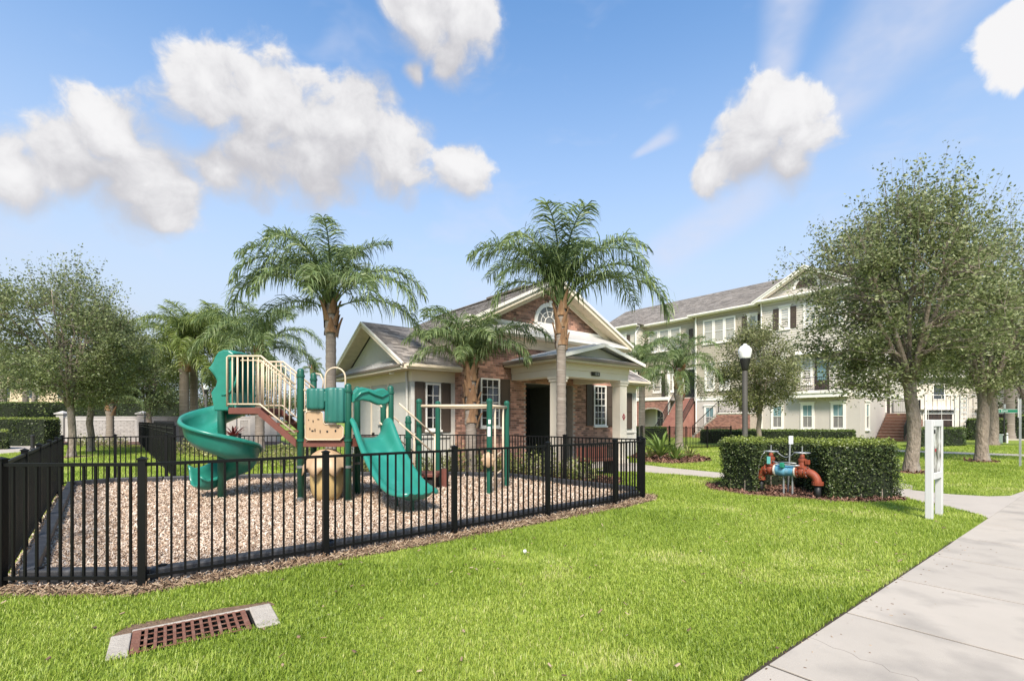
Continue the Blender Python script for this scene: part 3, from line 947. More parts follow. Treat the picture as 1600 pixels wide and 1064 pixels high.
# entry recess
MB().box(.41, 2.67, 4.4, 4.5, 0, 2.78).build("entry_back_wall", m_darkdoor, ch)
MB().box(.405, .415, VF + .36, 4.4, 0, 2.78).build("entry_side_wall", m_greywall, ch)
MB().box(2.66, 2.675, VF + .30, 4.4, 0, 2.78).build("entry_side_wall", m_greywall, ch)
MB().box(.41, 2.67, VF + .36, 4.4, 2.78, 2.8).build("entry_ceiling", m_greywall, ch)
for k in range(2):
    d = MB().box(.72 + k * .83, 1.52 + k * .83, 4.34, 4.398, 0.02, 2.2).build("door", m_darkdoor, ch, bevel=.006)
    MB().tube([(1.44 + k * .19, 4.30, .95), (1.44 + k * .19, 4.30, 1.35)], .014, 8).build("handle", m_metal, d)
    MB().box(.85 + k * .83, 1.39 + k * .83, 4.33, 4.338, .9, 2.05).build("pane", m_darkglass, d)
# frieze, cornice, pent roof
fr = MB()
fr.box(BL - .03, BR_ + .03, VF - .05, VF + .2, 3.92, 4.2)
fr.box(BL - .03, BL + .2, VF + .2, 9.6, 3.92, 4.2)
fr.box(BR_ - .2, BR_ + .03, VF + .2, 9.6, 3.92, 4.2)
fr.box(BL - .06, BR_ + .06, VF - .075, VF - .052, 4.06, 4.2)
fr.build("frieze", m_cream, ch)
EL, ER, VE = CXM - 3.97, CXM + 3.97, 1.55
MB().box(EL + .02, ER - .02, VE + .04, VF + .1, 4.2, 4.23).build("soffit", m_soffit, ch)
MB().box(EL, ER, VE - .0, VE + .03, 4.2, 4.31).build("fascia", m_cream, ch)
MB().box(EL + .05, ER - .05, VE - .06, VE - .002, 4.26, 4.345).build("gutter", m_white, ch, bevel=.01)
pn = Vector((0, -.64, .77)).normalized()
MB().prism([(EL + .08, VE - .03, 4.34), (ER - .08, VE - .03, 4.34), (ER - .62, VF + .02, 4.70), (EL + .62, VF + .02, 4.70)], (0, 0, .03)).build("pent_roof", m_metal, ch)
MB().box(EL + .5, ER - .5, VF - .09, VF + .0, 4.655, 4.76).build("band_board", m_white, ch)
# gable
SL = .505; ZA = 6.40; ZE = ZA - SL * 3.97
def rake_z(x): return ZA - SL * abs(x - CXM)
MB().prism([(CXM - 3.0, VF, 4.5), (CXM + 3.0, VF, 4.5), (CXM, VF, 6.1)], (0, .3, 0)).build("gable_wall", m_mortar, ch)
FCX, FCZ, FR_ = CXM, 4.88, .60
def gt(x, z, w, h):
    xx, zz = x + (CXM - 3.0), z + 4.74
    if zz + h / 2 > rake_z(xx) - .20 - w * .2: return False
    return (xx - FCX) ** 2 + max(zz - FCZ, 0) ** 2 > (FR_ + .06) ** 2 or zz < FCZ - .1
bricks("gable_brick_courses", ch, (CXM - 3.0, VF, 4.74), X, Z, -Y_, 6.0, 1.4, gt)
# fan window: arch frame, spokes, panes
fw = MB(); n = 20
def arc(r, k): a = math.pi * k / n; return (FCX + r * math.cos(a), FCZ + r * math.sin(a))
for k in range(n):
    a0, a1, b0, b1 = arc(FR_, k), arc(FR_, k + 1), arc(FR_ + .13, k), arc(FR_ + .13, k + 1)
    fw.prism([(a0[0], VF - .05, a0[1]), (b0[0], VF - .05, b0[1]), (b1[0], VF - .05, b1[1]), (a1[0], VF - .05, a1[1])], (0, .06, 0))
fw.box(FCX - FR_ - .15, FCX + FR_ + .15, VF - .07, VF + .01, FCZ - .12, FCZ - .001)
fw.box(FCX - .07, FCX + .07, VF - .075, VF - .051, FCZ + FR_ - .02, FCZ + FR_ + .2)
fo = fw.build("fan_window", m_white, ch)
sp_ = 5
for k in range(sp_):
    a0, a1 = math.pi * k / sp_, math.pi * (k + 1) / sp_
    for r0, r1 in ((.24, .42), (.42, .60)):
        m_ = 5
        pts = [(FCX + r1 * math.cos(a0 + (a1 - a0) * j / m_), VF - .012, FCZ + r1 * math.sin(a0 + (a1 - a0) * j / m_)) for j in range(m_ + 1)]
        pts += [(FCX + r0 * math.cos(a0 + (a1 - a0) * j / m_), VF - .012, FCZ + r0 * math.sin(a0 + (a1 - a0) * j / m_)) for j in range(m_, -1, -1)]
        MB().prism(pts, (0, .02, 0)).build("pane", m_lattice, fo)
MB().prism([(FCX + .24 * math.cos(math.pi * j / 10), VF - .012, FCZ + .24 * math.sin(math.pi * j / 10)) for j in range(11)], (0, .02, 0)).build("pane", m_lattice, fo)
for k in range(1, sp_):
    a = math.pi * k / sp_
    MB().obox((FCX + .24 * math.cos(a), VF - .022, FCZ + .24 * math.sin(a)), (FCX + .6 * math.cos(a), VF - .022, FCZ + .6 * math.sin(a)), .02, .022).build("glazing_bar", m_white, fo)
for r in (.24, .42):
    MB().tube([(FCX + r * math.cos(math.pi * j / 12), VF - .024, FCZ + r * math.sin(math.pi * j / 12)) for j in range(13)], .012, 5).build("glazing_bar", m_white, fo)
# rakes and main roof
VB = 9.9
for s in (-1, 1):
    d = Vector((s, 0, -SL)).normalized()
    nn = Vector((s * SL, 0, 1)).normalized()
    ln = 3.97 * math.hypot(1, SL)
    A = Vector((CXM, VE - .05, ZA))
    for nm, off_, wy, th, mt, dy in (("rake_board", -.10, .035, .20, m_cream, 0), ("rake_moulding", -.03, .05, .085, m_white, -.045)):
        a = A + nn * off_ + Vector((0, dy, 0)); b = a + d * ln
        MB().obox(a, b, wy, th, up=nn).build(nm, mt, ch)
    # soffit under the rake overhang
    a = A + nn * -.215; b = a + d * (ln - .02)
    MB().prism([a, b, b + Vector((0, VF - VE + .1, 0)), a + Vector((0, VF - VE + .1, 0))], nn * .02).build("rake_soffit", m_soffit, ch)
    a = A + nn * -.28 + Vector((0, VF - VE - .06, 0)); b = a + d * (ln - .75)
    MB().obox(a, b, .05, .15, up=nn).build("frieze_rake", m_cream, ch)
    # roof deck and shingles
    a = Vector((CXM, VE - .06, ZA)); e1 = d * ln; e2 = Vector((0, VB - VE + .06, 0))
    MB().prism([a, a + e1, a + e1 + e2, a + e2], nn * -.05).build("roof", m_shingle, ch)
    o_ = a + e1
    shingles("shingle_courses", ch, o_, (0, 1, 0), -d, nn, [(0, 0), (VB - VE + .06, 0), (VB - VE + .06, ln), (0, ln)])
MB().obox((CXM, VE - .05, ZA + .02), (CXM, VB, ZA + .02), .22, .03).build("ridge_cap", m_shingle, ch)
MB().obox((CXM, 3.2, ZA + .05), (CXM, 5.6, ZA + .05), .3, .07).build("ridge_vent", m_gutter, ch)
MB().prism([(CXM - 3.5, VB - .3, 4.2), (CXM + 3.5, VB - .3, 4.2), (CXM, VB - .3, 6.2)], (0, .1, 0)).build("rear_gable", m_stucco, ch)
# front windows with shutters
window(ch, (-1.45, VF, 1.30), X, -Y_, .75, 1.54, 3, 3)
shutter(ch, (-1.86, VF - .008, 1.30), X, -Y_, .38, 1.54); shutter(ch, (-.66, VF - .008, 1.30), X, -Y_, .38, 1.54)
window(ch, (3.77, VF, 1.30), X, -Y_, .70, 1.54, 3, 3)
shutter(ch, (3.36, VF - .008, 1.30), X, -Y_, .38, 1.54); shutter(ch, (4.51, VF - .008, 1.30), X, -Y_, .38, 1.54)

# porch: columns, beams, pedimented metal roof
m_col = mat("porch_cream", (.74, .665, .55), .65, c2=(.71, .635, .525), vs=2)
MB().box(-.45, 3.35, -.45, 2.0, -.05, .07).build("porch_floor", m_floor, ch, bevel=.01)
PWd = 2.86
for x in (0, PWd):
    c = MB().box(x - .17, x + .17, -.17, .17, .07, 2.70).build("column", m_col, ch, bevel=.008)
    MB().box(x - .20, x + .20, -.20, .20, 2.66, 2.74).box(x - .225, x + .225, -.225, .225, 2.741, 2.82).build("capital", m_col, c, bevel=.006)
    MB().box(x - .21, x + .21, -.21, .21, .071, .22).build("base", m_col, c, bevel=.01)
bm = MB()
bm.box(-.2, PWd + .2, -.2, .2, 2.82, 3.03); bm.box(-.23, PWd + .23, -.23, .2, 3.032, 3.22)
bm.box(-.2, .2, .2, 1.98, 2.82, 3.03); bm.box(-.23, .2, .2, 1.98, 3.032, 3.22)
bm.box(PWd - .2, PWd + .2, .2, 1.98, 2.82, 3.03); bm.box(PWd - .2, PWd + .23, .2, 1.98, 3.032, 3.22)
bm.build("beam", m_col, ch)
MB().box(.2, PWd - .2, .2, 1.98, 3.0, 3.03).build("porch_ceiling", m_soffit, ch)
PE0, PE1, PVF = -.50, PWd + .50, -.52
MB().box(PE0, PE1, PVF, 1.98, 3.222, 3.25).build("porch_soffit", m_soffit, ch)
fs = MB().box(PE0 - .0, PE1 + .0, PVF - .02, PVF + .03, 3.24, 3.36).box(PE0 - .02, PE0 + .03, PVF + .03, 1.98, 3.24, 3.36).box(PE1 - .03, PE1 + .02, PVF + .03, 1.98, 3.24, 3.36)
fs.build("porch_fascia", m_col, ch)
gt_ = MB().box(PE0 - .09, PE0 - .022, PVF, 1.98, 3.28, 3.375).box(PE0 - .09, PE1 + .09, PVF - .09, PVF - .022, 3.28, 3.375)
gt_.build("porch_gutter", m_gutter, ch, bevel=.012)
PC, PZ0, PZA = PWd / 2, 3.375, 3.86
ps = (PZA - PZ0) / (PC - PE0)
for s in (-1, 1):
    d = Vector((s, 0, -ps)).normalized(); nn = Vector((s * ps, 0, 1)).normalized()
    ln = (PC - PE0 + .08) * math.hypot(1, ps)
    a = Vector((PC, PVF - .06, PZA)); e1 = d * ln; e2 = Vector((0, 2.55, 0))
    r_ = MB().prism([a, a + e1, a + e1 + e2, a + e2], nn * .035).build("porch_roof", m_metal, ch)
    seams(r_, a + nn * .036, (0, 1, 0), d, nn, 2.5, ln, .42)
    a2 = a + Vector((0, -.03, 0)) + nn * -.035
    MB().obox(a2, a2 + d * ln, .045, .10, up=nn).build("porch_rake", m_white, ch)
MB().prism([(PE0 + .25, PVF + .28, 3.40), (PE1 - .25, PVF + .28, 3.40), (PC, PVF + .28, 3.80)], (0, .05, 0)).build("pediment", m_stucco, ch)
MB().prism([(PE0 + .06, PVF - .03, 3.37), (PE1 - .06, PVF - .03, 3.37), (PE1 - .3, PVF + .28, 3.47), (PE0 + .3, PVF + .28, 3.47)], (0, 0, .02)).build("porch_pent", m_metal, ch)
# house number plate and truss sign
m_plate = mat("number_plate_black", (.01, .01, .01), .4)
npl = MB().box(1.22, 1.60, -.245, -.231, 2.90, 3.02).build("number_plate", m_plate, ch)
m_num = mat("number_paint", (.55, .52, .46), .6)
def digit(mb, x, z, w, h, segs, y):
    t = w * .26
    S = {'a': (x, x+w, z+h-t, z+h), 'g': (x, x+w, z+h/2-t/2, z+h/2+t/2), 'd': (x, x+w, z, z+t), 'f': (x, x+t, z+h/2, z+h), 'e': (x, x+t, z, z+h/2), 'b': (x+w-t, x+w, z+h/2, z+h), 'c': (x+w-t, x+w, z, z+h/2)}
    for s in segs:
        q = S[s]; mb.box(q[0], q[1], y, y + .004, q[2], q[3])
dm = MB()
for k, sg in enumerate(("bc", "abcdef", "abcdefg")): digit(dm, 1.33 + k * .085, 2.925, .055, .075, sg, -.2492)
dm.build("house_number", m_num, npl)
m_red = mat("sign_red", (.35, .02, .03), .5)
ts = MB().prism([(PWd, -.184, 1.50), (PWd + .075, -.184, 1.62), (PWd, -.184, 1.74), (PWd - .075, -.184, 1.62)], (0, .012, 0)).build("truss_sign", m_red, ch)
sm = MB(); digit(sm, PWd - .02, 1.585, .04, .07, "abefg", -.1885); sm.build("sign_letter", m_white, ts)

# wings
def wing(x0, x1, gable_side):
    """x0..x1 along the front; gable end at x0 (side -1) or x1 (side +1)"""
    s = gable_side
    vb, vc, vf = 7.75, 5.06, VW
    e = x0 if s < 0 else x1
    MB().box(x0, x1, vf, vb, 0, 2.95).build("wing_wall", m_stucco, ch)
    ov = .42
    MB().box(x0 - .02, x1 + .02, vf - .03, vf + .02, 2.66, 2.97).box((x0 - .025) if s < 0 else (x1 - .02), (x0 + .02) if s < 0 else (x1 + .025), vf + .02, vb + .02, 2.66, 2.97).build("wing_frieze", m_cream, ch)
    MB().box(min(e, e + s * ov), max(e, e + s * ov), vf - ov, vb + ov, 2.97, 2.99).box(x0, x1, vf - ov + .01, vf - .001, 2.971, 2.991).build("wing_soffit", m_soffit, ch)
    ex_ = e + s * ov
    MB().box(min(x0, ex_), max(x1, ex_), vf - ov - .02, vf - ov + .02, 2.97, 3.10).build("wing_fascia", m_cream, ch)
    MB().box(min(ex_, ex_ + s * .03), max(ex_, ex_ + s * .03), vf - ov - .02, vb + ov, 2.97, 3.085).build("wing_fascia", m_cream, ch)
    MB().box(min(x0, ex_) + .02, max(x1, ex_) - .02, vf - ov - .085, vf - ov - .022, 3.03, 3.115).build("wing_gutter", m_cream, ch, bevel=.012)
    # pent skirt under the gable
    if s < 0:
        gq = MB().box(ex_ - .07, ex_ - .002, vf - ov, vb + ov, 3.04, 3.12).build("pent_gutter", m_gutter, ch, bevel=.01)
        pr = MB().prism([(ex_ - .02, vf - ov, 3.10), (ex_ - .02, vb + ov, 3.10), (e + .02, vb - .15, 3.36), (e + .02, vf + .15, 3.36)], (0, 0, .025)).build("pent_roof", m_metal, ch)
        ea = Vector((0, 1, 0)); eb = Vector((.44, 0, .26)).normalized(); nn = Vector((-.26, 0, .44)).normalized()
        seams(pr, (ex_ - .02, vf + .25, 3.127), ea, eb, nn, vb - vf - .5, .46, .24)
        MB().box(e - .05, e + .03, vf + .1, vb - .1, 3.34, 3.42).build("band_board", m_stucco, ch)
    rise = 4.74 - 3.12; hs = vc - (vf - ov); sl = rise / hs
    MB().prism([(e + .03 * -s, vf - .30, 3.02), (e + .03 * -s, vc * 2 - vf + .30, 3.02), (e + .03 * -s, vc, 3.02 + (hs - .10) * sl)], (.1 * -s, 0, 0)).build("wing_gable", m_stucco, ch)
    far = CXM + s * -.0
    for q in (-1, 1):
        d = Vector((0, q, -sl)).normalized(); nn = Vector((0, q * sl, 1)).normalized(); ln = hs * math.hypot(1, sl)
        a = Vector((ex_ + s * .03, vc, 4.74))
        ext = abs(CXM - (ex_ + s * .03)) - .2
        e2 = Vector((-s * ext, 0, 0)); e1 = d * ln
        o_ = a + e1
        # clip at the brick block's side wall below its eave, run on to the valley above it
        wallx = abs((BL if s < 0 else BR_) - a.x)
        poly = [(0, 0), (wallx - .004, 0), (wallx - .004, ln * .5), (ext, ln), (0, ln)]
        pp = [o_ + Vector((-s, 0, 0)) * p[0] - d * p[1] for p in poly]
        MB().prism(pp, nn * -.05).build("wing_roof", m_shingle, ch)
        shingles("shingle_courses", ch, o_, Vector((-s, 0, 0)), -d, nn, poly)
        a2 = a + Vector((s * .02, 0, 0)) + nn * -.07
        MB().obox(a2, a2 + d * ln, .04, .15, up=nn).build("wing_rake", m_cream, ch)
        MB().obox(a2 + Vector((s * .025, 0, 0)) + nn * .055, a2 + Vector((s * .025, 0, 0)) + d * ln + nn * .055, .03, .06, up=nn).build("drip_edge", m_white, ch)
        a3 = a + nn * -.15
        MB().prism([a3, a3 + d * (ln - .05), a3 + d * (ln - .05) + Vector((-s * ov, 0, 0)), a3 + Vector((-s * ov, 0, 0))], nn * .02).build("rake_soffit", m_soffit, ch)
wing(-3.60, BL - .002, -1)
wing(BR_ + .002, 6.85, 1)
# corner boards, wainscot cap, wing windows
m_pale = mat("pale_corner_board", (.60, .58, .52), .8)
MB().box(-3.63, -3.52, VW - .03, VW - .001, 0, 2.655).box(-2.29, -2.125, VW - .032, VW - .001, 0, 2.655).build("corner_board", m_pale, ch)
MB().box(-3.6, -2.29, VW - .045, VW - .0, .98, 1.06).build("wainscot_cap", m_pale, ch)
MB().box(BR_ + .01, 6.87, VW - .045, VW - .0, .98, 1.06).build("wainscot_cap", m_pale, ch)
window(ch, (-3.16, VW, 1.22), X, -Y_, .52, 1.40, 2, 2)
shutter(ch, (-3.51, VW - .006, 1.16), X, -Y_, .33, 1.48); shutter(ch, (-2.62, VW - .006, 1.16), X, -Y_, .33, 1.48)
window(ch, (5.5, VW, 1.22), X, -Y_, .6, 1.40, 2, 2)
shutter(ch, (6.16, VW - .006, 1.16), X, -Y_, .42, 1.48)
MB().box(6.74, 6.88, VW - .03, VW - .001, 0, 2.655).build("corner_board", m_pale, ch)
for y in (3.95, 5.3):
    MB().box(-3.63, -3.602, y, y + .09, 0, 2.9).build("trim_strip", m_cream, ch)
MB().tube([(-3.68, 2.62, 2.95), (-3.66, 2.6, 2.5), (-3.66, 2.6, .1)], .035, 8).build("downspout", m_stucco, ch)
lt = MB().box(-3.9, -3.78, 3.2, 3.32, 2.90, 2.965).build("soffit_light", m_white, ch)
MB().box(-3.66, -3.605, 4.35, 4.75, 1.35, 1.85).build("meter_box", m_stucco, ch, bevel=.01)
# ------------------------------------------------------------------ apartment block (local y runs left along the street front, x into the block)
m_sidA = mat("taupe_siding", (.43, .38, .30), .8, c2=(.41, .362, .286), vs=1.0, island=.03)
m_sidB = mat("pale_siding", (.575, .53, .46), .8, c2=(.555, .51, .442), vs=1.0, island=.03)
m_stucA = mat("warm_grey_stucco", (.51, .465, .42), .9, c2=(.475, .43, .39), vs=1.2, bump=.2, bs=90)
m_trimA = mat("apartment_white_trim", (.82, .78, .71), .6, c2=(.79, .75, .685), vs=1)
m_brickA = mat("apartment_brick", (.33, .16, .12), .9, c2=(.25, .11, .085), vs=2, island=.36)
m_dkbrown = mat("dark_brown_door", (.055, .038, .03), .5)
m_teal = glassmat("glass_blind_teal", (.19, .30, .31), .12, (.13, .21, .22))
m_skyg = glassmat("glass_sky_reflection", (.36, .47, .56), .10, (.25, .36, .45))  # pale sky reflection put into the pane colour
m_greyg = glassmat("glass_blind_grey", (.24, .225, .215), .14, (.17, .16, .155))
m_dkg = glassmat("glass_dark", (.05, .06, .065), .08, (.03, .035, .04))
m_shingA = mat("apartment_shingle", (.25, .222, .195), .95, c2=(.185, .163, .142), vs=1.2, bump=.4, bs=50, island=.28)
m_iron = mat("iron_rail", (.015, .014, .014), .5)
ap = thing("apartment_building", "three storey taupe and grey apartment block with balconies and shingle roof", "building", (24.57, 35.0, 0), RZ)
NX, NY = Vector((-1, 0, 0)), Vector((0, -1, 0))
EV = 11.0
def siding(parent, o, ex, n, w, z0, z1, material, holes=()):
    """lap boards: each course a tilted strip"""
    o, ex, n = Vector(o), Vector(ex), Vector(n); mb = MB(); z = z0
    while z < z1 - .01:
        zt = min(z + .18, z1)
        segs = [(0, w)]
        for a, b, c, d in holes:
            if c < z + .09 < d:
                ns = []
                for s0_, s1_ in segs:
                    if b <= s0_ or a >= s1_: ns.append((s0_, s1_)); continue
                    if a > s0_: ns.append((s0_, a))
                    if b < s1_: ns.append((b, s1_))
                segs = ns
        for a, b in segs:
            p = o + ex * a; q = o + ex * b
            mb.add([p + Z * z + n * .035, q + Z * z + n * .035, q + Z * zt + n * .008, p + Z * zt + n * .008, p + Z * z + n * .0, q + Z * z + n * 0],
                   [(0, 1, 2, 3), (4, 5, 1, 0)])
        z += .18
    return tag(mb.build("siding_boards", material, parent), kind="stuff")
def bay(y0, y1, xf, sid, xb=14.0):
    MB().box(xf, xb, y0, y1, 0, 3.3).build("ground_floor_wall", m_stucA, ap)
    MB().box(xf + .0, xb, y0 + .001, y1 - .001, 3.3, EV).build("upper_wall", sid, ap)
    siding(ap, (xf, y0, 0), Y_, NX, y1 - y0, 3.66, EV - .3, sid)
    MB().box(xf - .06, xf - .0, y0 - .03, y1 + .03, 3.3, 3.64).box(xf - .09, xf - .061, y0 - .03, y1 + .03, 3.56, 3.64).build("band_course", m_trimA, ap)
    MB().box(xf - .05, xf - .0, y0, y1, EV - .28, EV).build("frieze_board", sid, ap)
    for y in (y0, y1):
        MB().box(xf - .055, xf - .001, y - .09 if y == y1 else y - .0, y + .0 if y == y1 else y + .09, 3.66, EV - .29).build("corner_board", m_trimA, ap)
bay(0, 6.9, 0.0, m_sidB)
bay(6.9, 13.15, .6, m_sidA)
XC = 1.25
bay(13.15, 19.3, XC, m_sidA)
bay(19.3, 25.5, 0.0, m_sidB)
# eaves and roof
def eave(y0, y1, x):
    MB().box(x - .45, x + .0, y0, y1, EV - .02, EV + .02).build("soffit", m_trimA, ap)
    MB().box(x - .50, x - .451, y0, y1, EV - .03, EV + .17).build("fascia", m_trimA, ap)
    MB().box(x - .60, x - .502, y0, y1, EV + .04, EV + .18).build("gutter", m_trimA, ap, bevel=.01)
eave(-.45, 7.35, 0); eave(7.352, 13.6, .6); eave(13.602, 18.85, XC); eave(18.852, 26, 0)
RS = .48
XR = 7.0; ZR = EV + .18 + RS * (XR + .1)
def roofplane(poly3, o, ea, eb, n, poly2):
    MB().prism(poly3, Vector(n) * -.06).build("roof", m_shingA, ap)
    shingles("shingle_courses", ap, o, ea, eb, n, poly2, ta=.5, tb=.22, th=.02, material=m_shingA)
for (y0, y1, x) in ((7.35, 13.6, .1), (13.6, 26.2, XC - .5)):
    zz = EV + .18; rs_ = (ZR - zz) / (XR - x); ln = (XR - x) * math.hypot(1, rs_)
    sn = Vector((-rs_, 0, 1)).normalized(); su = Vector((1, 0, rs_)).normalized()
    a = Vector((x, y0, zz)); b = Vector((x, y1, zz)); c = Vector((XR, y1, ZR)); d = Vector((XR, y0, ZR))
    roofplane([a, b, c, d], a, Y_, su, sn, [(0, 0), (y1 - y0, 0), (y1 - y0, ln), (0, ln)])
    MB().box(x - .02, x + .5, y0, y1, EV + .02, zz + .01).build("eave_block", m_trimA, ap)
# gabled bay (near end): cross gable + end
gy, gz = 3.45, EV + .12
gs = .54; gh = 3.9 * gs
for s in (-1, 1):
    d = Vector((0, s, -gs)).normalized(); nn = Vector((0, s * gs, 1)).normalized(); ln = 3.95 * math.hypot(1, gs)
    a = Vector((-.52, gy, gz + gh)); e1 = d * ln; e2 = Vector((9, 0, 0))
    MB().prism([a, a + e1, a + e1 + e2, a + e2], nn * -.06).build("gable_roof", m_shingA, ap)
    shingles("shingle_courses", ap, a + e1, X, -d, nn, [(0, 0), (9, 0), (9, ln), (0, ln)], ta=.5, tb=.22, th=.02, material=m_shingA)
    a2 = a + Vector((-.04, 0, 0)) + nn * -.12
    MB().obox(a2, a2 + d * ln, .06, .24, up=nn).build("rake_board", m_trimA, ap)
    MB().obox(a2 + Vector((-.05, 0, 0)) + nn * .08, a2 + Vector((-.05, 0, 0)) + nn * .08 + d * ln, .05, .09, up=nn).build("rake_moulding", m_trimA, ap)
    a3 = a + nn * -.24
    MB().prism([a3, a3 + d * (ln - .1), a3 + d * (ln - .1) + X * .55, a3 + X * .55], nn * .03).build("rake_soffit", m_trimA, ap)
MB().prism([(-.03, -.05, EV), (-.03, 6.95, EV), (-.03, gy, EV + 3.45 * gs)], (.3, 0, 0)).build("gable_wall", m_sidB, ap)
gm = MB(); z = EV + .2
while z < EV + 1.75:
    hw = (EV + 3.45 * gs - z) / gs
    gm.add([(-.065, gy - hw, z), (-.065, gy + hw, z), (-.04, gy + hw - .3, z + .18), (-.04, gy - hw + .3, z + .18), (-.03, gy - hw, z), (-.03, gy + hw, z)], [(0, 1, 2, 3), (4, 5, 1, 0)]); z += .18
tag(gm.build("gable_siding", m_sidB, ap), kind="stuff")
va = MB(); n = 16; vr = .78; vz = EV + .62
for k in range(n):
    p = [(-.11, gy + r * math.cos(math.pi * j / n), vz + r * math.sin(math.pi * j / n)) for r, j in ((vr, k), (vr + .2, k), (vr + .2, k + 1), (vr, k + 1))]
    va.prism(p, (.06, 0, 0))
vo = va.build("arched_vent", m_trimA, ap)
for k in range(6):
    z = vz + .04 + k * .125; hw = math.sqrt(max(vr ** 2 - (z - vz + .06) ** 2, .01))
    MB().add([(-.10, gy - hw, z), (-.10, gy + hw, z), (-.06, gy + hw, z + .12), (-.06, gy - hw, z + .12)], [(0, 1, 2, 3)]).build("louvre", m_shutter, vo, solid=.012)
# hipped far bay
sn = Vector((-RS, 0, 1)).normalized(); su = Vector((1, 0, RS)).normalized()
hy = 22.55; hx = 4.4; hz_ = EV + .18 + RS * (hx + .5)
a, b, c = Vector((-.5, 18.85, EV + .18)), Vector((-.5, 26.2, EV + .18)), Vector((hx, hy, hz_))
roofplane([a, b, c], a, Y_, su, sn, [(0, 0), (7.35, 0), (hy - 18.85, (c - a).dot(su))])
hs_ = (hz_ - EV - .18) / (hy - 18.85)
n2 = Vector((0, -hs_, 1)).normalized(); e_b = Vector((0, 1, hs_)).normalized(); hl_ = (hy - 18.85) * math.hypot(1, hs_)
MB().prism([a, c, Vector((9, hy, hz_)), Vector((9, 18.85, EV + .18))], n2 * -.06).build("roof", m_shingA, ap)
shingles("shingle_courses", ap, a, X, e_b, n2, [(0, 0), (7.0, 0), (7.5, hl_), (hx + .5, hl_)], ta=.5, tb=.22, th=.02, material=m_shingA)
n3 = Vector((0, hs_, 1)).normalized()
MB().prism([b, Vector((9, 26.2, EV + .18)), Vector((9, hy, hz_)), c], n3 * -.06).build("roof", m_shingA, ap)
MB().prism([(XR, 0, ZR), (XR, 26, ZR), (14.3, 26, EV), (14.3, 0, EV)], (0, 0, -.06)).build("rear_roof", m_shingA, ap)

G1, G2, G3, G4 = (m_greyg, m_teal), (m_skyg, m_skyg), (m_greyg, m_skyg), (m_dkg, m_dkg)
def aw(y, z, w, h, x, cols=2, glass=G1, sh=0, head=.06, casing=.12):
    """window on the street front, lower right corner at y (local), width along +y"""
    window(ap, (x - .005, y, z), Y_, NX, w, h, cols, 1, frame=.05, depth=.06, mats=m_trimA, glass=glass, casing=casing, head=head)
    if sh:
        shutter(ap, (x - .04, y - casing - sh - .02, z - .05), Y_, NX, sh, h + .1)
        shutter(ap, (x - .04, y + w + casing + .02, z - .05), Y_, NX, sh, h + .1)
for y in (1.0, 3.05, 5.25): aw(y, .95, .72, 1.75, 0)
aw(4.75, 8.75, .6, 1.55, 0, 1, G3, .42)                          # top floor, near bay
for k in range(3): aw(1.0 + k * .92, 8.6, .78, 1.75, 0, 1, G2, 0, 0 if k != 1 else .001, .07)
aw(5.05, 4.8, .6, 1.6, 0, 1, G1, .42)
aw(.95, 4.35, .6, 1.95, 0, 1, G1); aw(3.15, 4.35, .6, 1.95, 0, 1, G1)
dd = MB().box(-.05, -.002, 1.95, 2.90, 3.7, 6.35).build("balcony_door", m_dkbrown, ap)
MB().box(-.075, -.051, 2.12, 2.73, 4.5, 6.1).build("pane", m_teal, dd)
MB().prism([(-.06, .55, 6.75), (-.06, 4.25, 6.75), (-.75, 4.25, 6.45), (-.75, .55, 6.45)], (0, 0, .05)).build("canopy", m_trimA, ap)
bal = MB().box(-.75, -.062, .55, 4.25, 3.50, 3.72).build("balcony", m_trimA, ap, bevel=.02)
MB().box(-.68, -.061, .65, 4.15, 3.22, 3.499).build("bracket_board", m_trimA, bal)
def railing(parent, a, b, z0, z1, step=.12, material=None, tops=True):
    """picket railing from a to b (x,y); z0,z1 floor height at each end"""
    a, b = Vector(a), Vector(b); L_ = (b - a).length; mt = material or m_iron
    P = lambda t, h: (a.x + (b.x - a.x) * t, a.y + (b.y - a.y) * t, z0 + (z1 - z0) * t + h)
    rl = MB().obox(P(0, .98), P(1, .98), .05, .05).obox(P(0, .12), P(1, .12), .035, .035).build("railing", mt, parent)
    n = max(2, int(L_ / step)); jm = MB()
    for k in range(n + 1):
        t = k / n; w = .03 if k in (0, n) else .009
        q = P(t, 0); jm.box(q[0] - w, q[0] + w, q[1] - w, q[1] + w, q[2] + .05, q[2] + (1.05 if k in (0, n) else .97))
    tag(jm.build("balusters", mt, rl), kind="stuff")
    return rl
railing(ap, (-.70, .60), (-.70, 4.20), 3.72, 3.72); railing(ap, (-.70, .60), (-.08, .60), 3.72, 3.72); railing(ap, (-.70, 4.20), (-.08, 4.20), 3.72, 3.72)
MB().tube([(-.12, 6.85, EV), (-.12, 6.8, 10.6), (-.1, 6.8, .2)], .06, 8).build("downspout", m_trimA, ap)
# second bay
aw(7.55, 8.7, .62, 1.55, .6, 1, G3, .42)
for k in range(3): aw(9.4 + k * 1.0, 8.45, .85, 2.0, .6, 1, G2, 0, 0 if k != 1 else .001, .08)
aw(11.3, 4.3, .75, 2.2, .6, 1, G2); aw(9.9, 4.3, .75, 2.2, .6, 1, G2)
aw(11.3, .95, .8, 1.75, .6, 2, G1)
MB().box(.55, .598, 8.1, 9.0, 2.35, 4.4).build("entry_door", m_dkbrown, ap)
MB().tube([(.5, 13.0, EV), (.5, 12.98, .2)], .06, 8).build("downspout", m_trimA, ap)
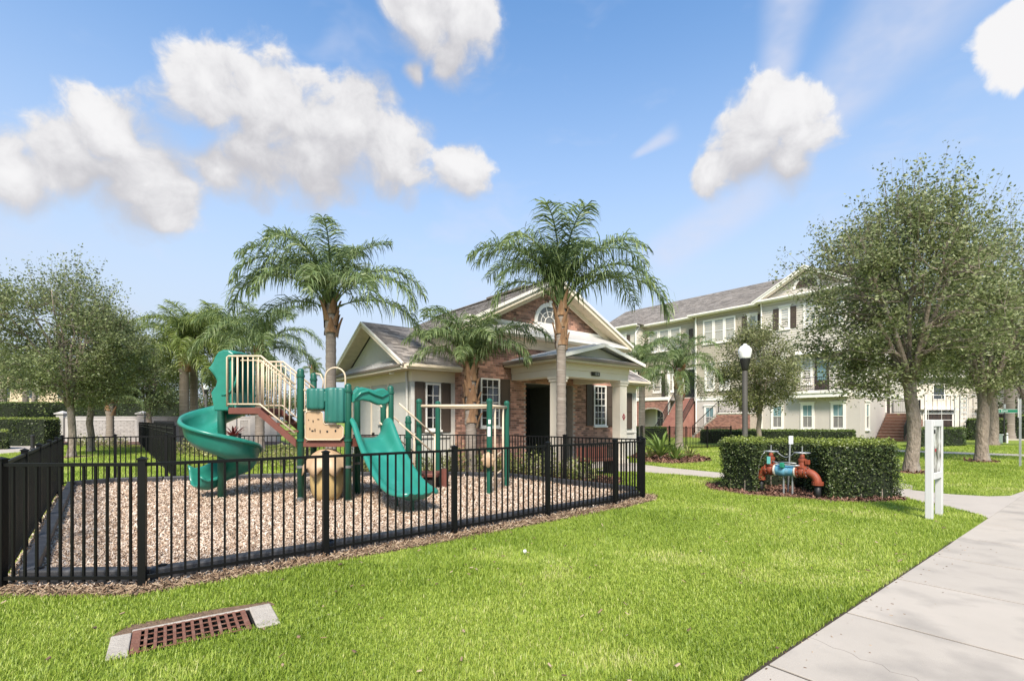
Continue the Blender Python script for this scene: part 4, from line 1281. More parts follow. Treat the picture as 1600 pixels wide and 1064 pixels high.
# external stair along the front of the second bay
stc = thing("brick_stair", "brick apartment stair with black handrail behind the lamp post", "stairs", (24.57, 35.0, 0), RZ)
ns = 11; ya, yb = 12.3, 9.9
for k in range(ns):
    y1_ = ya - (ya - yb) * k / ns; z1_ = 2.1 * (k + 1) / ns
    MB().box(-1.2, .5, yb if k == ns - 1 else y1_ - (ya - yb) / ns, y1_, 0, z1_ - .03).build("step", m_mortar, stc)
    MB().box(-1.23, .5, y1_ - (ya - yb) / ns - .0, y1_ + .03, z1_ - .03, z1_).build("tread", m_trimA, stc)
MB().box(-1.2, .5, 7.2, yb, 0, 2.07).build("landing", m_mortar, stc)
MB().box(-1.24, .5, 7.15, yb, 2.071, 2.14).build("landing_cap", m_trimA, stc)
def st_t(x, z, w, h):
    y = ya - x
    zt = 2.05 if y < yb else 2.1 * (ya - y) / (ya - yb)
    return z + h < zt
bricks("brick_courses", stc, (-1.2, ya, 0), -Y_, Z, NX, ya - 7.2, 2.06, st_t, material=m_brickA)
railing(stc, (-1.15, ya), (-1.15, yb), 0.05, 2.14); railing(stc, (-1.15, yb), (-1.15, 7.3), 2.14, 2.14)
# recessed bay with arch porch and stair
arch0, arch1 = 15.6, 19.25
MB().box(-.1, XC, arch0, arch1, 3.45, 3.75).build("upper_balcony", m_trimA, ap, bevel=.02)
MB().box(.35, XC - .01, arch0, arch1, 3.42, 3.449).build("balcony_underside", m_stucA, ap)
ab = MB(); n = 14; ac = (arch0 + arch1) / 2 + .1; ar = 1.35; azs = 2.05
pts = [(0, arch0, 0), (0, arch0, 3.44), (0, arch1, 3.44), (0, arch1, 0), (0, ac + ar, 0)]
pts += [(0, ac + ar * math.cos(math.pi * k / n), azs + .62 * math.sin(math.pi * k / n)) for k in range(n + 1)]
pts += [(0, ac - ar, 0)]
ab.prism(pts, (.35, 0, 0)); ab.build("arch_wall", m_mortar, ap)
def at_(x, z, w, h):
    y = arch0 + x
    if abs(y - ac) > ar + .05: return True
    return z > azs + .66 * math.sqrt(max(0, 1 - ((y - ac) / (ar + .05)) ** 2)) + .08
bricks("brick_courses", ap, (0, arch0, 0), Y_, Z, NX, arch1 - arch0, 3.44, at_, material=m_brickA)
railing(ap, (-.05, arch0), (-.05, arch1), 3.75, 3.75)
aw(16.9, .9, .8, 1.75, XC, 2, G4); aw(17.3, 4.4, .75, 2.1, XC, 1, G1); aw(15.9, 4.4, .5, 2.1, XC, 1, G1)
MB().box(XC - .06, XC - .01, 16.75, 17.15, 3.75, 6.2).build("balcony_door", m_dkbrown, ap)
for k in range(3): aw(15.1 + k * 1.25, 8.4, 1.05, 2.0, XC, 1, G2, 0, 0 if k != 1 else .001, .08)
shutter(ap, (XC - .04, 13.75, 8.5), Y_, NX, .4, 1.6)
MB().box(-.02, .16, arch0 - .12, arch0 - .002, 0, 6.9).build("balcony_post", m_trimA, ap)
MB().box(XC - .08, XC - .01, 13.5, 14.6, 3.75, 6.3).build("doorway_shade", m_darkdoor, ap)  # flat dark slab, its colour standing in for the doorway's shade
MB().box(XC - .12, XC - .01, 14.6, 14.75, 3.7, 6.45).box(XC - .12, XC - .01, 13.4, 14.75, 6.301, 6.45).build("entry_casing", m_trimA, ap)
st2 = thing("brick_stair", "narrow brick apartment stair beside the arched porch", "stairs", (24.57, 35.0, 0), RZ)
for k in range(14):
    x0_ = -2.3 + k * .25
    MB().box(x0_, XC - .01, 13.3, 15.3, 3.6 * k / 14, 3.6 * (k + 1) / 14).build("step", m_brickA, st2)
railing(st2, (-2.3, 15.35), (XC - .1, 15.35), .1, 3.7); railing(st2, (-2.3, 13.25), (XC - .1, 13.25), .1, 3.7)
# far bay
aw(22.6, 8.6, .9, 1.6, 0, 1, G3, .42); aw(20.6, 8.6, .7, 1.6, 0, 1, G3, .42); aw(20.6, 4.4, .8, 1.9, 0, 1, G3, .42)
MB().tube([(.35, 19.2, EV), (-.2, 19.22, 10.3), (-.1, 19.22, .2)], .06, 8).build("downspout", m_trimA, ap)
# end wall (faces the big oak)
MB().box(0, 11.5, -.002, .3, 3.3, EV).build("end_wall", m_sidB, ap)
siding(ap, (.0, -.003, 0), X, NY, 11.5, 3.66, EV - .1, m_sidB)
MB().box(-.03, 11.5, -.06, -.003, 3.3, 3.64).build("band_course", m_trimA, ap)
MB().box(-.055, .09, -.05, -.003, 3.66, EV).build("corner_board", m_trimA, ap)
MB().box(11.4, 11.56, -.05, .2, 0, EV).build("corner_board", m_trimA, ap)
window(ap, (1.15, -.003, .95), X, NY, .6, 1.75, 1, 1, depth=.06, mats=m_trimA, glass=G1, casing=.14, head=.06)
for x in (.6, 2.6): 
    window(ap, (x, -.008, 4.9), X, NY, .8, 1.5, 1, 1, depth=.06, mats=m_trimA, glass=G4, casing=.08)
    shutter(ap, (x - .5, -.04, 4.85), X, NY, .38, 1.6); shutter(ap, (x + .92, -.04, 4.85), X, NY, .38, 1.6)
window(ap, (7.6, -.008, 4.9), X, NY, .8, 1.5, 1, 1, depth=.06, mats=m_trimA, glass=G4, casing=.08)
shutter(ap, (7.1, -.04, 4.85), X, NY, .38, 1.6)
window(ap, (1.5, -.008, 8.6), X, NY, .9, 1.7, 1, 1, depth=.06, mats=m_trimA, glass=G2, casing=.1)
window(ap, (5.0, -.008, 8.6), X, NY, .9, 1.7, 1, 1, depth=.06, mats=m_trimA, glass=G2, casing=.1)
de = MB().box(5.75, 6.65, -.05, -.004, 2.1, 4.95).build("end_door", m_dkbrown, ap)
MB().box(5.62, 5.745, -.07, -.004, 2.1, 5.1).box(6.655, 6.78, -.07, -.004, 2.1, 5.1).build("door_casing", m_trimA, ap)
st3 = thing("brick_stair", "wide brown brick stair with dark metal rail beside the big oak trunk", "stairs", (24.57, 35.0, 0), RZ)
m_step = mat("brown_brick_step", (.19, .095, .065), .9, c2=(.13, .065, .045), vs=6, bump=.3, bs=80)
m_nose = mat("step_nosing", (.30, .20, .15), .85)
for k in range(9):
    x0_ = 3.0 + k * .32; z1_ = 2.05 * (k + 1) / 9
    MB().box(x0_, 7.2, -1.75, -.08, 2.05 * k / 9, z1_ - .05).build("step", m_step, st3)
    MB().box(x0_ - .03, x0_ + .40, -1.77, -.08, z1_ - .049, z1_).build("tread", m_nose, st3)
railing(st3, (3.0, -1.8), (5.9, -1.8), .1, 2.05, .10); railing(st3, (5.9, -1.8), (7.2, -1.8), 2.05, 2.05)
railing(st3, (7.2, -1.75), (7.2, -.1), 2.05, 2.05)
# ------------------------------------------------------------------ vegetation
m_barkoak = mat("oak_bark", (.30, .245, .195), .95, c2=(.17, .135, .105), vs=9, bump=1.0, bs=16, bd=.07, stretch=(1, 1, .45), wear=((.30, .28, .24), 3.0, .55, .75))
m_barklt = mat("pale_bark", (.30, .25, .20), .95, c2=(.20, .165, .13), vs=8, bump=.8, bs=30, stretch=(1, 1, .4))
LF_OAK = leafmat("oak_leaf", [(0.0848, 0.11, 0.0366), (0.1501, 0.1835, 0.0643), (0.2202, 0.2533, 0.0993), (0.3017, 0.3319, 0.1529), (0.3669, 0.3878, 0.2064)], .36, .45)
LF_OAKL = leafmat("oak_leaf_grey", [(0.0987, 0.1246, 0.0459), (0.1644, 0.1962, 0.0783), (0.2385, 0.2757, 0.1149), (0.3289, 0.3682, 0.1689)], .36, .45)
LF_ELM = leafmat("light_tree_leaf", [(0.1079, 0.1254, 0.0413), (0.1796, 0.1992, 0.0757), (0.2516, 0.2655, 0.11), (0.345, 0.3392, 0.1788)], .38, .5)
LF_BACK = leafmat("background_leaf", [(0.0526, 0.0826, 0.027), (0.09, 0.1276, 0.045), (0.15, 0.1874, 0.0674)], .25, .6)
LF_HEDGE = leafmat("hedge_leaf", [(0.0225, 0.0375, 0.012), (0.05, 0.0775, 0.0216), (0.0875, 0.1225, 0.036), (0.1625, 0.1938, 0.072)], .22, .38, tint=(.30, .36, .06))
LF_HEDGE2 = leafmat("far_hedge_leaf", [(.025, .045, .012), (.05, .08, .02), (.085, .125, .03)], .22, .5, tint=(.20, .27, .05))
LF_SHRUB = leafmat("variegated_leaf", [(.10, .14, .03), (.20, .24, .06), (.34, .34, .12), (.45, .42, .20)], .3, .45)
LF_YUCCA = leafmat("strap_leaf", [(.09, .15, .03), (.16, .24, .05), (.24, .31, .09)], .3, .4)
LF_RED = leafmat("red_leaf", [(.10, .02, .02), (.18, .035, .03)], .3, .4)
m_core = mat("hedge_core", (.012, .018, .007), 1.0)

def leaf_quads(P, size, r, asp=.5, up=None):
    """diamond leaves, folded a little, at P (n,3)"""
    n = len(P)
    d = r.normal(size=(n, 3)); d[:, 2] = d[:, 2] * .7 - .1
    d /= np.linalg.norm(d, axis=1)[:, None]
    q = r.normal(size=(n, 3))
    if up is not None: q = q * .6 + up
    s = np.cross(d, q); s /= np.linalg.norm(s, axis=1)[:, None] + 1e-9
    l = (size * r.uniform(.6, 1.35, n))[:, None]
    nn = np.cross(s, d)
    V = np.stack([P - d * l * .5, P + s * l * asp * .5 + nn * l * .08, P + d * l * .5, P - s * l * asp * .5 + nn * l * .08], 1)
    F = np.arange(n)[:, None] * 4 + np.array([[0, 1, 2, 3]])
    return V.reshape(-1, 3), F

def tree(name, label, loc, height, cr, th, tr, leaf, seed, n_sub=80, n_twig=600, lpt=34, lsize=.07, bark=None, limbs=6, base=None, lean=(0, 0), ecc=1.0, sprig=.25, gaps=.40, group=None, cat="tree", low=None, clump=.17, topper=1.0):
    r = np.random.default_rng(seed)
    root = thing(name, label, cat, (loc[0], loc[1], 0), group=group)
    mb = MB()
    base = th * .8 if base is None else base
    cz, c_ = (base + height) / 2, (height - base) / 2
    cc = np.array([lean[0], lean[1], cz]); ax = np.array([cr, cr * ecc, c_])
    lob = r.uniform(0, 6.283, 8)
    def envr(dv):
        az = np.arctan2(dv[:, 1], dv[:, 0]); el = np.arcsin(np.clip(dv[:, 2], -1, 1))
        f = 1 + .12 * np.sin(3 * az + lob[0] + 2 * el) + .09 * np.sin(5 * az - 3 * el + lob[1]) + .08 * np.sin(4 * el + lob[2] + az)
        return f
    def sample(n, rmin, rmax):
        d = r.normal(size=(n, 3)); d /= np.linalg.norm(d, axis=1)[:, None]
        k = r.uniform(rmin ** 3, rmax ** 3, n) ** (1 / 3) * envr(d)
        P = cc + d * k[:, None] * ax
        # narrower towards the top
        t = np.clip((P[:, 2] - cz) / c_, 0, 1.3)
        P[:, :2] = cc[:2] + (P[:, :2] - cc[:2]) * (1 - .40 * topper * t ** 1.3)[:, None]
        return P
    path = [(0, 0, -.1), (.0, 0, th * .04), (0, 0, th * .12), (r.normal(0, .03), r.normal(0, .03), th * .3), (r.normal(0, .05), r.normal(0, .04), th * .55), (lean[0] * .15, lean[1] * .15, th * .8), (lean[0] * .2, lean[1] * .2, th)]
    mb.tube(path + [(lean[0] * .22, lean[1] * .22, th * 1.15), (lean[0] * .24, lean[1] * .24, th * 1.32)], [tr * 1.6, tr * 1.32, tr * 1.08, tr * .97, tr * 1.0, tr * .92, tr * .86, tr * .55, tr * .2], 14)
    nodes = []
    for k in range(limbs):
        a = 6.283 * k / limbs + r.uniform(-.3, .3)
        e = r.uniform(.55, 1.25) if k else 1.45
        d = np.array([math.cos(a) * math.cos(e), math.sin(a) * math.cos(e), math.sin(e)])
        end = cc + d * ax * r.uniform(.62, .85)
        st = np.array([path[-1][0], path[-1][1], th * r.uniform(.72, 1.0)])
        pts = []
        for j in range(7):
            t = j / 6
            p = st + (end - st) * t
            p[2] += math.sin(t * math.pi) * .10 * cr * (1 if e < 1 else -.2)
            p += r.normal(0, .03 * cr, 3) * min(t, .6)
            pts.append(p)
        mb.tube(pts, [tr * (.70 if j == 0 else .62) * (.84 if j else 1) * (1 - .80 * j / 6) for j in range(7)], 8)
        nodes += [(p, tr * .62 * (1 - .8 * j / 6)) for j, p in enumerate(pts) if j > 0]
    def attach(T, ndl, nseg, rad_k, sides, wob):
        NP = np.array([n_[0] for n_ in ndl]); NR = np.array([n_[1] for n_ in ndl])
        new = []
        for tpt in T:
            dd = NP - tpt
            cost = np.linalg.norm(dd, axis=1) + np.where(NP[:, 2] > tpt[2], (NP[:, 2] - tpt[2]) * 1.5, 0)
            i = int(np.argmin(cost)); s = NP[i]; L_ = np.linalg.norm(tpt - s)
            pts = []
            for j in range(nseg + 1):
                t = j / nseg
                p = s + (tpt - s) * t + np.array([0, 0, math.sin(t * math.pi) * .06 * L_])
                if 0 < j < nseg: p = p + r.normal(0, wob * L_, 3)
                pts.append(p)
            r0 = min(NR[i] * .75, rad_k)
            mb.tube(pts, [r0 * (1 - .75 * j / nseg) for j in range(nseg + 1)], sides, caps=False)
            new += [(p, r0 * (1 - .75 * j / nseg)) for j, p in enumerate(pts) if j > 0]
        return new
    subs = attach(sample(n_sub, .25, .85), nodes, 4, tr * .22, 5, .05)
    # clumps: where foliage gathers
    C = sample(max(20, int(n_sub * .75)), .38, .97)
    hfrac = np.clip((C[:, 2] - base) / (height - base), 0, 1)
    C = C[r.uniform(0, 1, len(C)) > .45 * hfrac ** 1.5 * gaps * 2]
    ci = r.integers(0, len(C), int(n_twig * .78))
    T = C[ci] + r.normal(0, 1, (len(ci), 3)) * cr * clump * np.array([[.62, .62, .42]])
    T = np.concatenate([T, sample(n_twig - len(ci), .30, 1.0)])
    tw = []
    allp = nodes + subs
    NP = np.array([n_[0] for n_ in allp])
    LP = []
    for tpt in T:
        dd = np.linalg.norm(NP - tpt, axis=1) + np.where(NP[:, 2] > tpt[2], (NP[:, 2] - tpt[2]) * 1.2, 0)
        s = NP[int(np.argmin(dd))]
        mid = (s + tpt) / 2 + r.normal(0, .04, 3)
        mb.tube([s, mid, tpt], [tr * .05, tr * .035, tr * .012], 3, caps=False)
        k = max(4, int(lpt * r.uniform(.55, 1.4)))
        t = r.uniform(.25, 1.05, k)[:, None]
        q = np.where(t < .5, s + (mid - s) * t * 2, mid + (tpt - mid) * (t - .5) * 2)
        LP.append(q + r.normal(0, lsize * 1.7, (k, 3)))
    # long sprigs breaking the outline
    ns = int(n_twig * sprig * .35)
    d = r.normal(size=(ns, 3)); d[:, 2] = np.abs(d[:, 2]) * 1.3; d /= np.linalg.norm(d, axis=1)[:, None]
    S0 = cc + d * ax * .8 * envr(d)[:, None]
    t_ = np.clip((S0[:, 2] - cz) / c_, 0, 1.3); S0[:, :2] = cc[:2] + (S0[:, :2] - cc[:2]) * (1 - .40 * topper * t_ ** 1.3)[:, None]
    for s, dv in zip(S0, d):
        L_ = cr * r.uniform(.18, .55); v = dv * .6 + np.array([0, 0, .7]); v /= np.linalg.norm(v)
        e = s + v * L_ + r.normal(0, .06, 3)
        i = int(np.argmin(np.linalg.norm(NP - s, axis=1)))
        mb.tube([NP[i], s, (s + e) / 2 + r.normal(0, .03, 3), e], [tr * .05, tr * .04, tr * .03, tr * .01], 3, caps=False)
        k = int(lpt * .8); t = r.uniform(0, 1, k)[:, None]
        LP.append(s + (e - s) * t + r.normal(0, lsize * 1.1, (k, 3)))
    LP = np.concatenate(LP)
    if low is not None: LP = LP[LP[:, 2] > low]
    V, F = leaf_quads(LP, lsize, r, .55)
    t_o = mb.build("trunk", bark or m_barkoak, root, smooth=True)
    mk("crown", np_mesh("crown", V, F), leaf, root)
    return root

# -- palms
def frond_mesh(L, e0, droop, seed, n=58, ll=.55, wid=.024, sag=.8, twist=.0):
    r = np.random.default_rng(seed)
    pts, tang = [], []
    p = np.array([0., 0, 0]); m = 26
    side0 = r.normal(0, .10)
    for i in range(m + 1):
        t = i / m
        el = R(e0) - R(droop) * (t ** 1.35)
        az = side0 * t * t
        d = np.array([math.cos(el) * math.cos(az), math.cos(el) * math.sin(az), math.sin(el)])
        pts.append(p.copy()); tang.append(d)
        p = p + d * (L / m)
    pts, tang = np.array(pts), np.array(tang)
    V, F = [], []
    # rachis as a thin triangular tube
    for i in range(0, m + 1, 1):
        w = .020 * (1 - .85 * i / m) + .003
        if i < 3: w *= 1.7
        s = np.cross(tang[i], [0, 0, 1.0]); s /= np.linalg.norm(s) + 1e-9; u = np.cross(s, tang[i])
        V += [pts[i] - s * w, pts[i] + s * w, pts[i] - u * w * 1.1]
    for i in range(m):
        for k in range(3):
            F.append((i*3+k, i*3+(k+1)%3, (i+1)*3+(k+1)%3, (i+1)*3+k))
    for j in range(n):
        t = .14 + .86 * (j + .5) / n
        x = t * m; i = min(int(x), m - 1); f = x - i
        b = pts[i] * (1 - f) + pts[i + 1] * f; tg = tang[i]
        s = np.cross(tg, [0, 0, 1.0]); s /= np.linalg.norm(s) + 1e-9; u = np.cross(s, tg)
        l0 = ll * (math.sin(math.pi * min(.98, .12 + .80 * t)) ** .55) * (1 if t < .9 else .8)
        for sg in (-1, 1):
            for rep in range(1):
                ang = r.normal(.25, .30)
                d1 = s * sg * math.cos(ang) + u * math.sin(ang) + tg * r.uniform(.35, .75)
                d1 /= np.linalg.norm(d1)
                l = l0 * r.uniform(.75, 1.2); g = sag * r.uniform(.6, 1.4)
                d2 = d1 + np.array([0, 0, -.9 * g]); d2 /= np.linalg.norm(d2)
                d3 = d2 + np.array([0, 0, -1.6 * g]); d3 /= np.linalg.norm(d3)
                wv = np.cross(d1, r.normal(size=3)); wv /= np.linalg.norm(wv) + 1e-9
                w = wid * r.uniform(.7, 1.2) / 2
                q0 = b; q1 = b + d1 * l * .38; q2 = q1 + d2 * l * .34; q3 = q2 + d3 * l * .28
                o = len(V)
                V += [q0 - wv * w * .6, q0 + wv * w * .6, q1 - wv * w, q1 + wv * w, q2 - wv * w * .85, q2 + wv * w * .85, q3 - wv * w * .12, q3 + wv * w * .12]
                F += [(o, o+1, o+3, o+2), (o+2, o+3, o+5, o+4), (o+4, o+5, o+7, o+6)]
    return np_mesh("frond", np.array(V), np.array(F))
LF_PALM = leafmat("palm_leaflet", [(0.0791, 0.1219, 0.0413), (0.1294, 0.1844, 0.0618), (0.1941, 0.2579, 0.0935), (0.2731, 0.3281, 0.1375)], .3, .42)
LF_PALMY = leafmat("palm_leaflet_bright", [(0.11, 0.161, 0.033), (0.187, 0.2415, 0.055), (0.286, 0.3335, 0.099)], .35, .42)
m_palmtrunk = mat("palm_trunk", (.27, .225, .185), .95, c2=(.20, .165, .135), vs=5, bump=.9, bs=16, stretch=(.4, .4, 3.2), wear=((.36, .32, .27), 4, .56, .75))
m_boot = mat("palm_boot", (.29, .165, .08), .9, c2=(.14, .072, .038), vs=7, bump=.8, bs=30, stretch=(1, 1, .4), wear=((.36, .26, .165), 6, .55, .74))
def boot_mesh(seed):
    r = random.Random(seed); rows = []
    for k in range(6):
        t = k / 5; w = (.105 * (1 - t) ** .75 + .012) * r.uniform(.9, 1.1); z = .42 * t; x = .02 + .09 * t ** 1.6
        rows.append([(x - .02, -w, z), (x + .015, -w * .5, z + .01), (x + .025, 0, z + .012), (x + .015, w * .5, z + .01), (x - .02, w, z)])
    return MB().skin(rows).mesh("leaf_base")
BOOTS = []
for k in range(3):
    me = boot_mesh(k); shade_smooth(me); me.materials.append(m_boot); BOOTS.append(me)
FRONDS = {}
def frond_set(key, mats_):
    if key in FRONDS: return FRONDS[key]
    out = []
    spec = [(84, 92), (74, 128), (62, 138), (46, 132), (26, 112), (2, 78)]     # young upright ... old hanging
    for i, (e0, dr) in enumerate(spec):
        for v in range(2):
            me = frond_mesh(1.0 * 2.35 * (.82 if i == 0 else 1.0), e0 + (v - .5) * 8, dr + (v - .5) * 16, 100 + i * 7 + v, n=98, ll=.56, wid=.021, sag=.85 + .12 * i)
            me.materials.append(mats_); out.append(me)
    FRONDS[key] = out
    return out
def palm(name, label, loc, h, r0, fronds, scale=1.0, leaf=None, key="a", seed=1, boots=10, boot_h=.9, group=None, lean=(0, 0), thick=1.0, rings=True):
    """fronds: list of (azimuth deg from +x, kind 0..5, length factor)"""
    rr = random.Random(seed)
    root = thing(name, label, "palm tree", (loc[0], loc[1], 0), group=group)
    prof = []
    hb = h - boot_h
    n = max(18, int(h / .11))
    path, rad = [], []
    for i in range(n + 1):
        t = i / n; z = h * t
        w = r0 * (1.0 if t > .12 else 1.35 - .35 * t / .12) * (1 - .12 * t)
        if z > hb: w = r0 * (1.18 - .35 * (z - hb) / boot_h)
        w *= 1 + (.045 if i % 2 else -.02) * (1 if z < hb else 0)
        path.append((lean[0] * t * t, lean[1] * t * t, z - .05)); rad.append(w)
    MB().tube(path, rad, 14).build("trunk", m_palmtrunk, root, smooth=True)
    top = Vector((lean[0], lean[1], h))
    for k in range(boots):
        a = k * 2.4 + rr.uniform(-.3, .3); z = hb - .12 + boot_h * k / max(1, boots - 1)
        t = z / h
        rw = r0 * (1.02 - .25 * max(0, z - hb) / boot_h)
        bo = mk("leaf_base", BOOTS[k % 3], None, root, (lean[0]*t*t + math.cos(a) * rw * .93, lean[1]*t*t + math.sin(a) * rw * .93, z), a, (1.0, 1.0, rr.uniform(.8, 1.25)))
        bo.rotation_euler = (0, rr.uniform(-.1, .12), a); s_ = r0 / .15 * 1.15; bo.scale = (s_, s_, s_ * rr.uniform(.8, 1.2))
    # spear of unopened leaves
    MB().tube([top + Vector((0, 0, -.25)), top + Vector((0, 0, .2)), top + Vector((.02, 0, .75))], [r0 * .75, r0 * .42, .01], 8).build("spear_leaf", leaf or LF_PALM, root, smooth=True)
    fs = frond_set(key, leaf or LF_PALM)
    for az, kd, lf in fronds:
        me = fs[kd * 2 + rr.randrange(2)]
        a = R(az + rr.uniform(-7, 7)); s_ = scale * lf * rr.uniform(.93, 1.07)
        mk("frond", me, None, root, (top.x + math.cos(a) * r0 * .4, top.y + math.sin(a) * r0 * .4, top.z - .08 * kd + .12), a, (s_, s_, s_))
    return root
def rnd_fronds(n, seed, lo=0, hi=5):
    r = random.Random(seed); out = []
    for k in range(n):
        kd = min(hi, max(lo, int(lo + (hi - lo + 1) * k / n)))
        out.append((k * 137.5 + r.uniform(-10, 10), kd, r.uniform(.88, 1.08)))
    return out

# -- hedges
def hedge(name, label, poly, z1, n, lsize, leaf, seed, z0=0.0, group=None, topt=.55, fuzz=.042, cat="hedge"):
    """clipped hedge on a footprint polygon: dark core inside, leaves over sides and top"""
    r = np.random.default_rng(seed)
    c = Vector((sum(p[0] for p in poly) / len(poly), sum(p[1] for p in poly) / len(poly)))
    root = thing(name, label, cat, (c.x, c.y, 0), group=group)
    pl_ = [Vector(p) - c for p in poly]
    area = abs(sum(pl_[i].x * pl_[(i+1) % len(pl_)].y - pl_[(i+1) % len(pl_)].x * pl_[i].y for i in range(len(pl_)))) / 2
    sgn = 1 if sum(pl_[i].x * pl_[(i+1) % len(pl_)].y - pl_[(i+1) % len(pl_)].x * pl_[i].y for i in range(len(pl_))) > 0 else -1
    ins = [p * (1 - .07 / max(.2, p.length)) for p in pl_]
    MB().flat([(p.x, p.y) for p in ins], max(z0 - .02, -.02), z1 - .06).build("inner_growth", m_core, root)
    edges = [(pl_[i], pl_[(i + 1) % len(pl_)]) for i in range(len(pl_))]
    per = sum((b - a).length for a, b in edges); hh = z1 - z0
    tot = per * hh + area
    P, T = [], []
    for a, b in edges:
        k = int(n * (b - a).length * hh / tot)
        if k == 0: continue
        t = r.uniform(0, 1, k); z = r.uniform(z0, z1, k)
        d = (b - a).normalized(); nx, ny = d.y * sgn, -d.x * sgn
        bul = .05 * np.sin(t * (b - a).length * 2.6 + seed) * np.sin(z * 3.1 + 1) * min(1, hh)
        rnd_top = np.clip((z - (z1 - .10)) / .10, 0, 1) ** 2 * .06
        off_ = r.normal(0, fuzz, k) + bul - rnd_top - .02
        P.append(np.stack([a.x + (b.x - a.x) * t + nx * off_, a.y + (b.y - a.y) * t + ny * off_, z], 1))
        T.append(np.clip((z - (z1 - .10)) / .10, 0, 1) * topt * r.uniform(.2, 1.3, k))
    k = int(n * area / tot)
    bx = [p.x for p in pl_]; by = [p.y for p in pl_]
    Q = np.stack([r.uniform(min(bx), max(bx), k * 3), r.uniform(min(by), max(by), k * 3), np.zeros(k * 3)], 1)
    Q = Q[inpoly(Q, [(p.x, p.y) for p in pl_])][:k]
    Q[:, 2] = z1 + r.normal(0, fuzz * .8, len(Q)) + .02 * np.sin(Q[:, 0] * 3.3) 
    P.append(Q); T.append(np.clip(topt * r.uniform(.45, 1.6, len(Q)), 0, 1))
    P = np.concatenate(P); T = np.clip(np.concatenate(T), 0, 1)
    V, F = leaf_quads(P, lsize, r, .6)
    mk("foliage", np_mesh("foliage", V, F, {"tint": np.repeat(T, 4)}), leaf, root)
    # a few stems at the foot
    st = MB()
    for a, b in edges:
        m_ = max(1, int((b - a).length / .35))
        for j in range(m_):
            q = (a + (b - a) * ((j + .5) / m_)) * .9
            st.tube([(q.x, q.y, z0 - .02), (q.x * .98, q.y * .98, z0 + .25)], [.016, .011], 5)
    st.build("stems", m_barklt, root)
    return root
def bush(name, label, loc, rad, h, n, lsize, leaf, seed, group=None, cat="shrub"):
    r = np.random.default_rng(seed)
    root = thing(name, label, cat, (loc[0], loc[1], 0), group=group)
    d = r.normal(size=(n, 3)); d /= np.linalg.norm(d, axis=1)[:, None]; d[:, 2] = np.abs(d[:, 2])
    k = r.uniform(.25, 1, n) ** .5 * (1 + .2 * np.sin(5 * np.arctan2(d[:, 1], d[:, 0]) + seed))
    P = d * k[:, None] * np.array([rad, rad, h]); P[:, 2] += .03
    V, F = leaf_quads(P, lsize, r, .5)
    mk("foliage", np_mesh("foliage", V, F, {"tint": np.zeros(len(V))}), leaf, root)
    st = MB()
    for j in range(6):
        a = j * 1.05; st.tube([(0, 0, -.02), (math.cos(a) * rad * .3, math.sin(a) * rad * .3, h * .4), (math.cos(a) * rad * .6, math.sin(a) * rad * .6, h * .75)], [.014, .01, .005], 5)
    st.build("stems", m_barklt, root)
    return root
def strap_plant(name, label, loc, n, L, wid, leaf, seed, h0=.05, group=None, e=(25, 80)):
    r = random.Random(seed)
    root = thing(name, label, "plant", (loc[0], loc[1], 0), group=group)
    for k in range(n):
        az = k * 2.399 + r.uniform(-.2, .2); el = R(r.uniform(*e)); l = L * r.uniform(.7, 1.1); rows = []
        p = Vector((0, 0, h0))
        for j in range(6):
            t = j / 5; ee = el - t * t * R(55)
            w = wid * (.55 + .9 * t if t < .4 else 1.0 - .95 * ((t - .4) / .6) ** 1.4) / 2 + .001
            s = Vector((-math.sin(az), math.cos(az), 0)) * w
            rows.append([p - s, p - Vector((0, 0, w * .5)), p + s])
            p = p + Vector((math.cos(az) * math.cos(ee), math.sin(az) * math.cos(ee), math.sin(ee))) * (l / 5)
        MB().skin(rows).build("leaf", leaf, root, smooth=True)
    MB().tube([(0, 0, -.02), (0, 0, h0 + .1)], [.05, .04], 8).build("stem", m_barklt, root)
    return root

# ---- placed plants
tree("oak_tree", "large oak with forked trunk and airy grey green crown behind the white sign", TREE_R1, 8.0, 2.95, 2.75, .165, LF_OAK, 11, n_sub=130, n_twig=1150, lpt=44, lsize=.090, limbs=7, base=2.35, lean=(-.1, .1), sprig=.62, gaps=.65, group="oaks along the sidewalk", clump=.16)
tree("oak_tree", "oak with low forked limbs further along the sidewalk at the frame edge", TREE_R2, 8.4, 3.6, 2.4, .185, LF_OAK, 23, n_sub=120, n_twig=1150, lpt=44, lsize=.095, limbs=7, base=2.5, lean=(.7, .3), sprig=.3, gaps=.45, group="oaks along the sidewalk")
tree("oak_tree", "dark thin trunked oak behind the green street sign", at(1551, 30), 8.0, 4.2, 3.0, .25, LF_OAK, 31, n_sub=60, n_twig=480, lpt=34, lsize=.13, base=3.0, group="oaks along the sidewalk")
tree("young_tree", "light leaved multi stem street tree between the lamp post and apartment", at(1187, 27.5), 6.7, 2.65, 2.0, .13, LF_ELM, 41, n_sub=80, n_twig=620, lpt=42, lsize=.11, bark=m_barklt, limbs=7, base=1.75, sprig=.3, gaps=.35, topper=.9)
LO = G(112, 714)
tree("oak_tree", "grey green oak with a knotted thin trunk behind the left fence corner", LO, 7.5, 2.9, 2.6, .13, LF_OAKL, 53, n_sub=110, n_twig=900, lpt=42, lsize=.095, limbs=7, base=1.95, lean=(-.3, 0), sprig=.65, gaps=.65, group="oaks before the stone wall")
tree("oak_tree", "slender oak standing just right of the knotted oak", at(142, 24.0), 7.2, 2.3, 2.5, .14, LF_OAKL, 57, n_sub=80, n_twig=620, lpt=38, lsize=.105, limbs=6, base=2.1, sprig=.4, group="oaks before the stone wall")
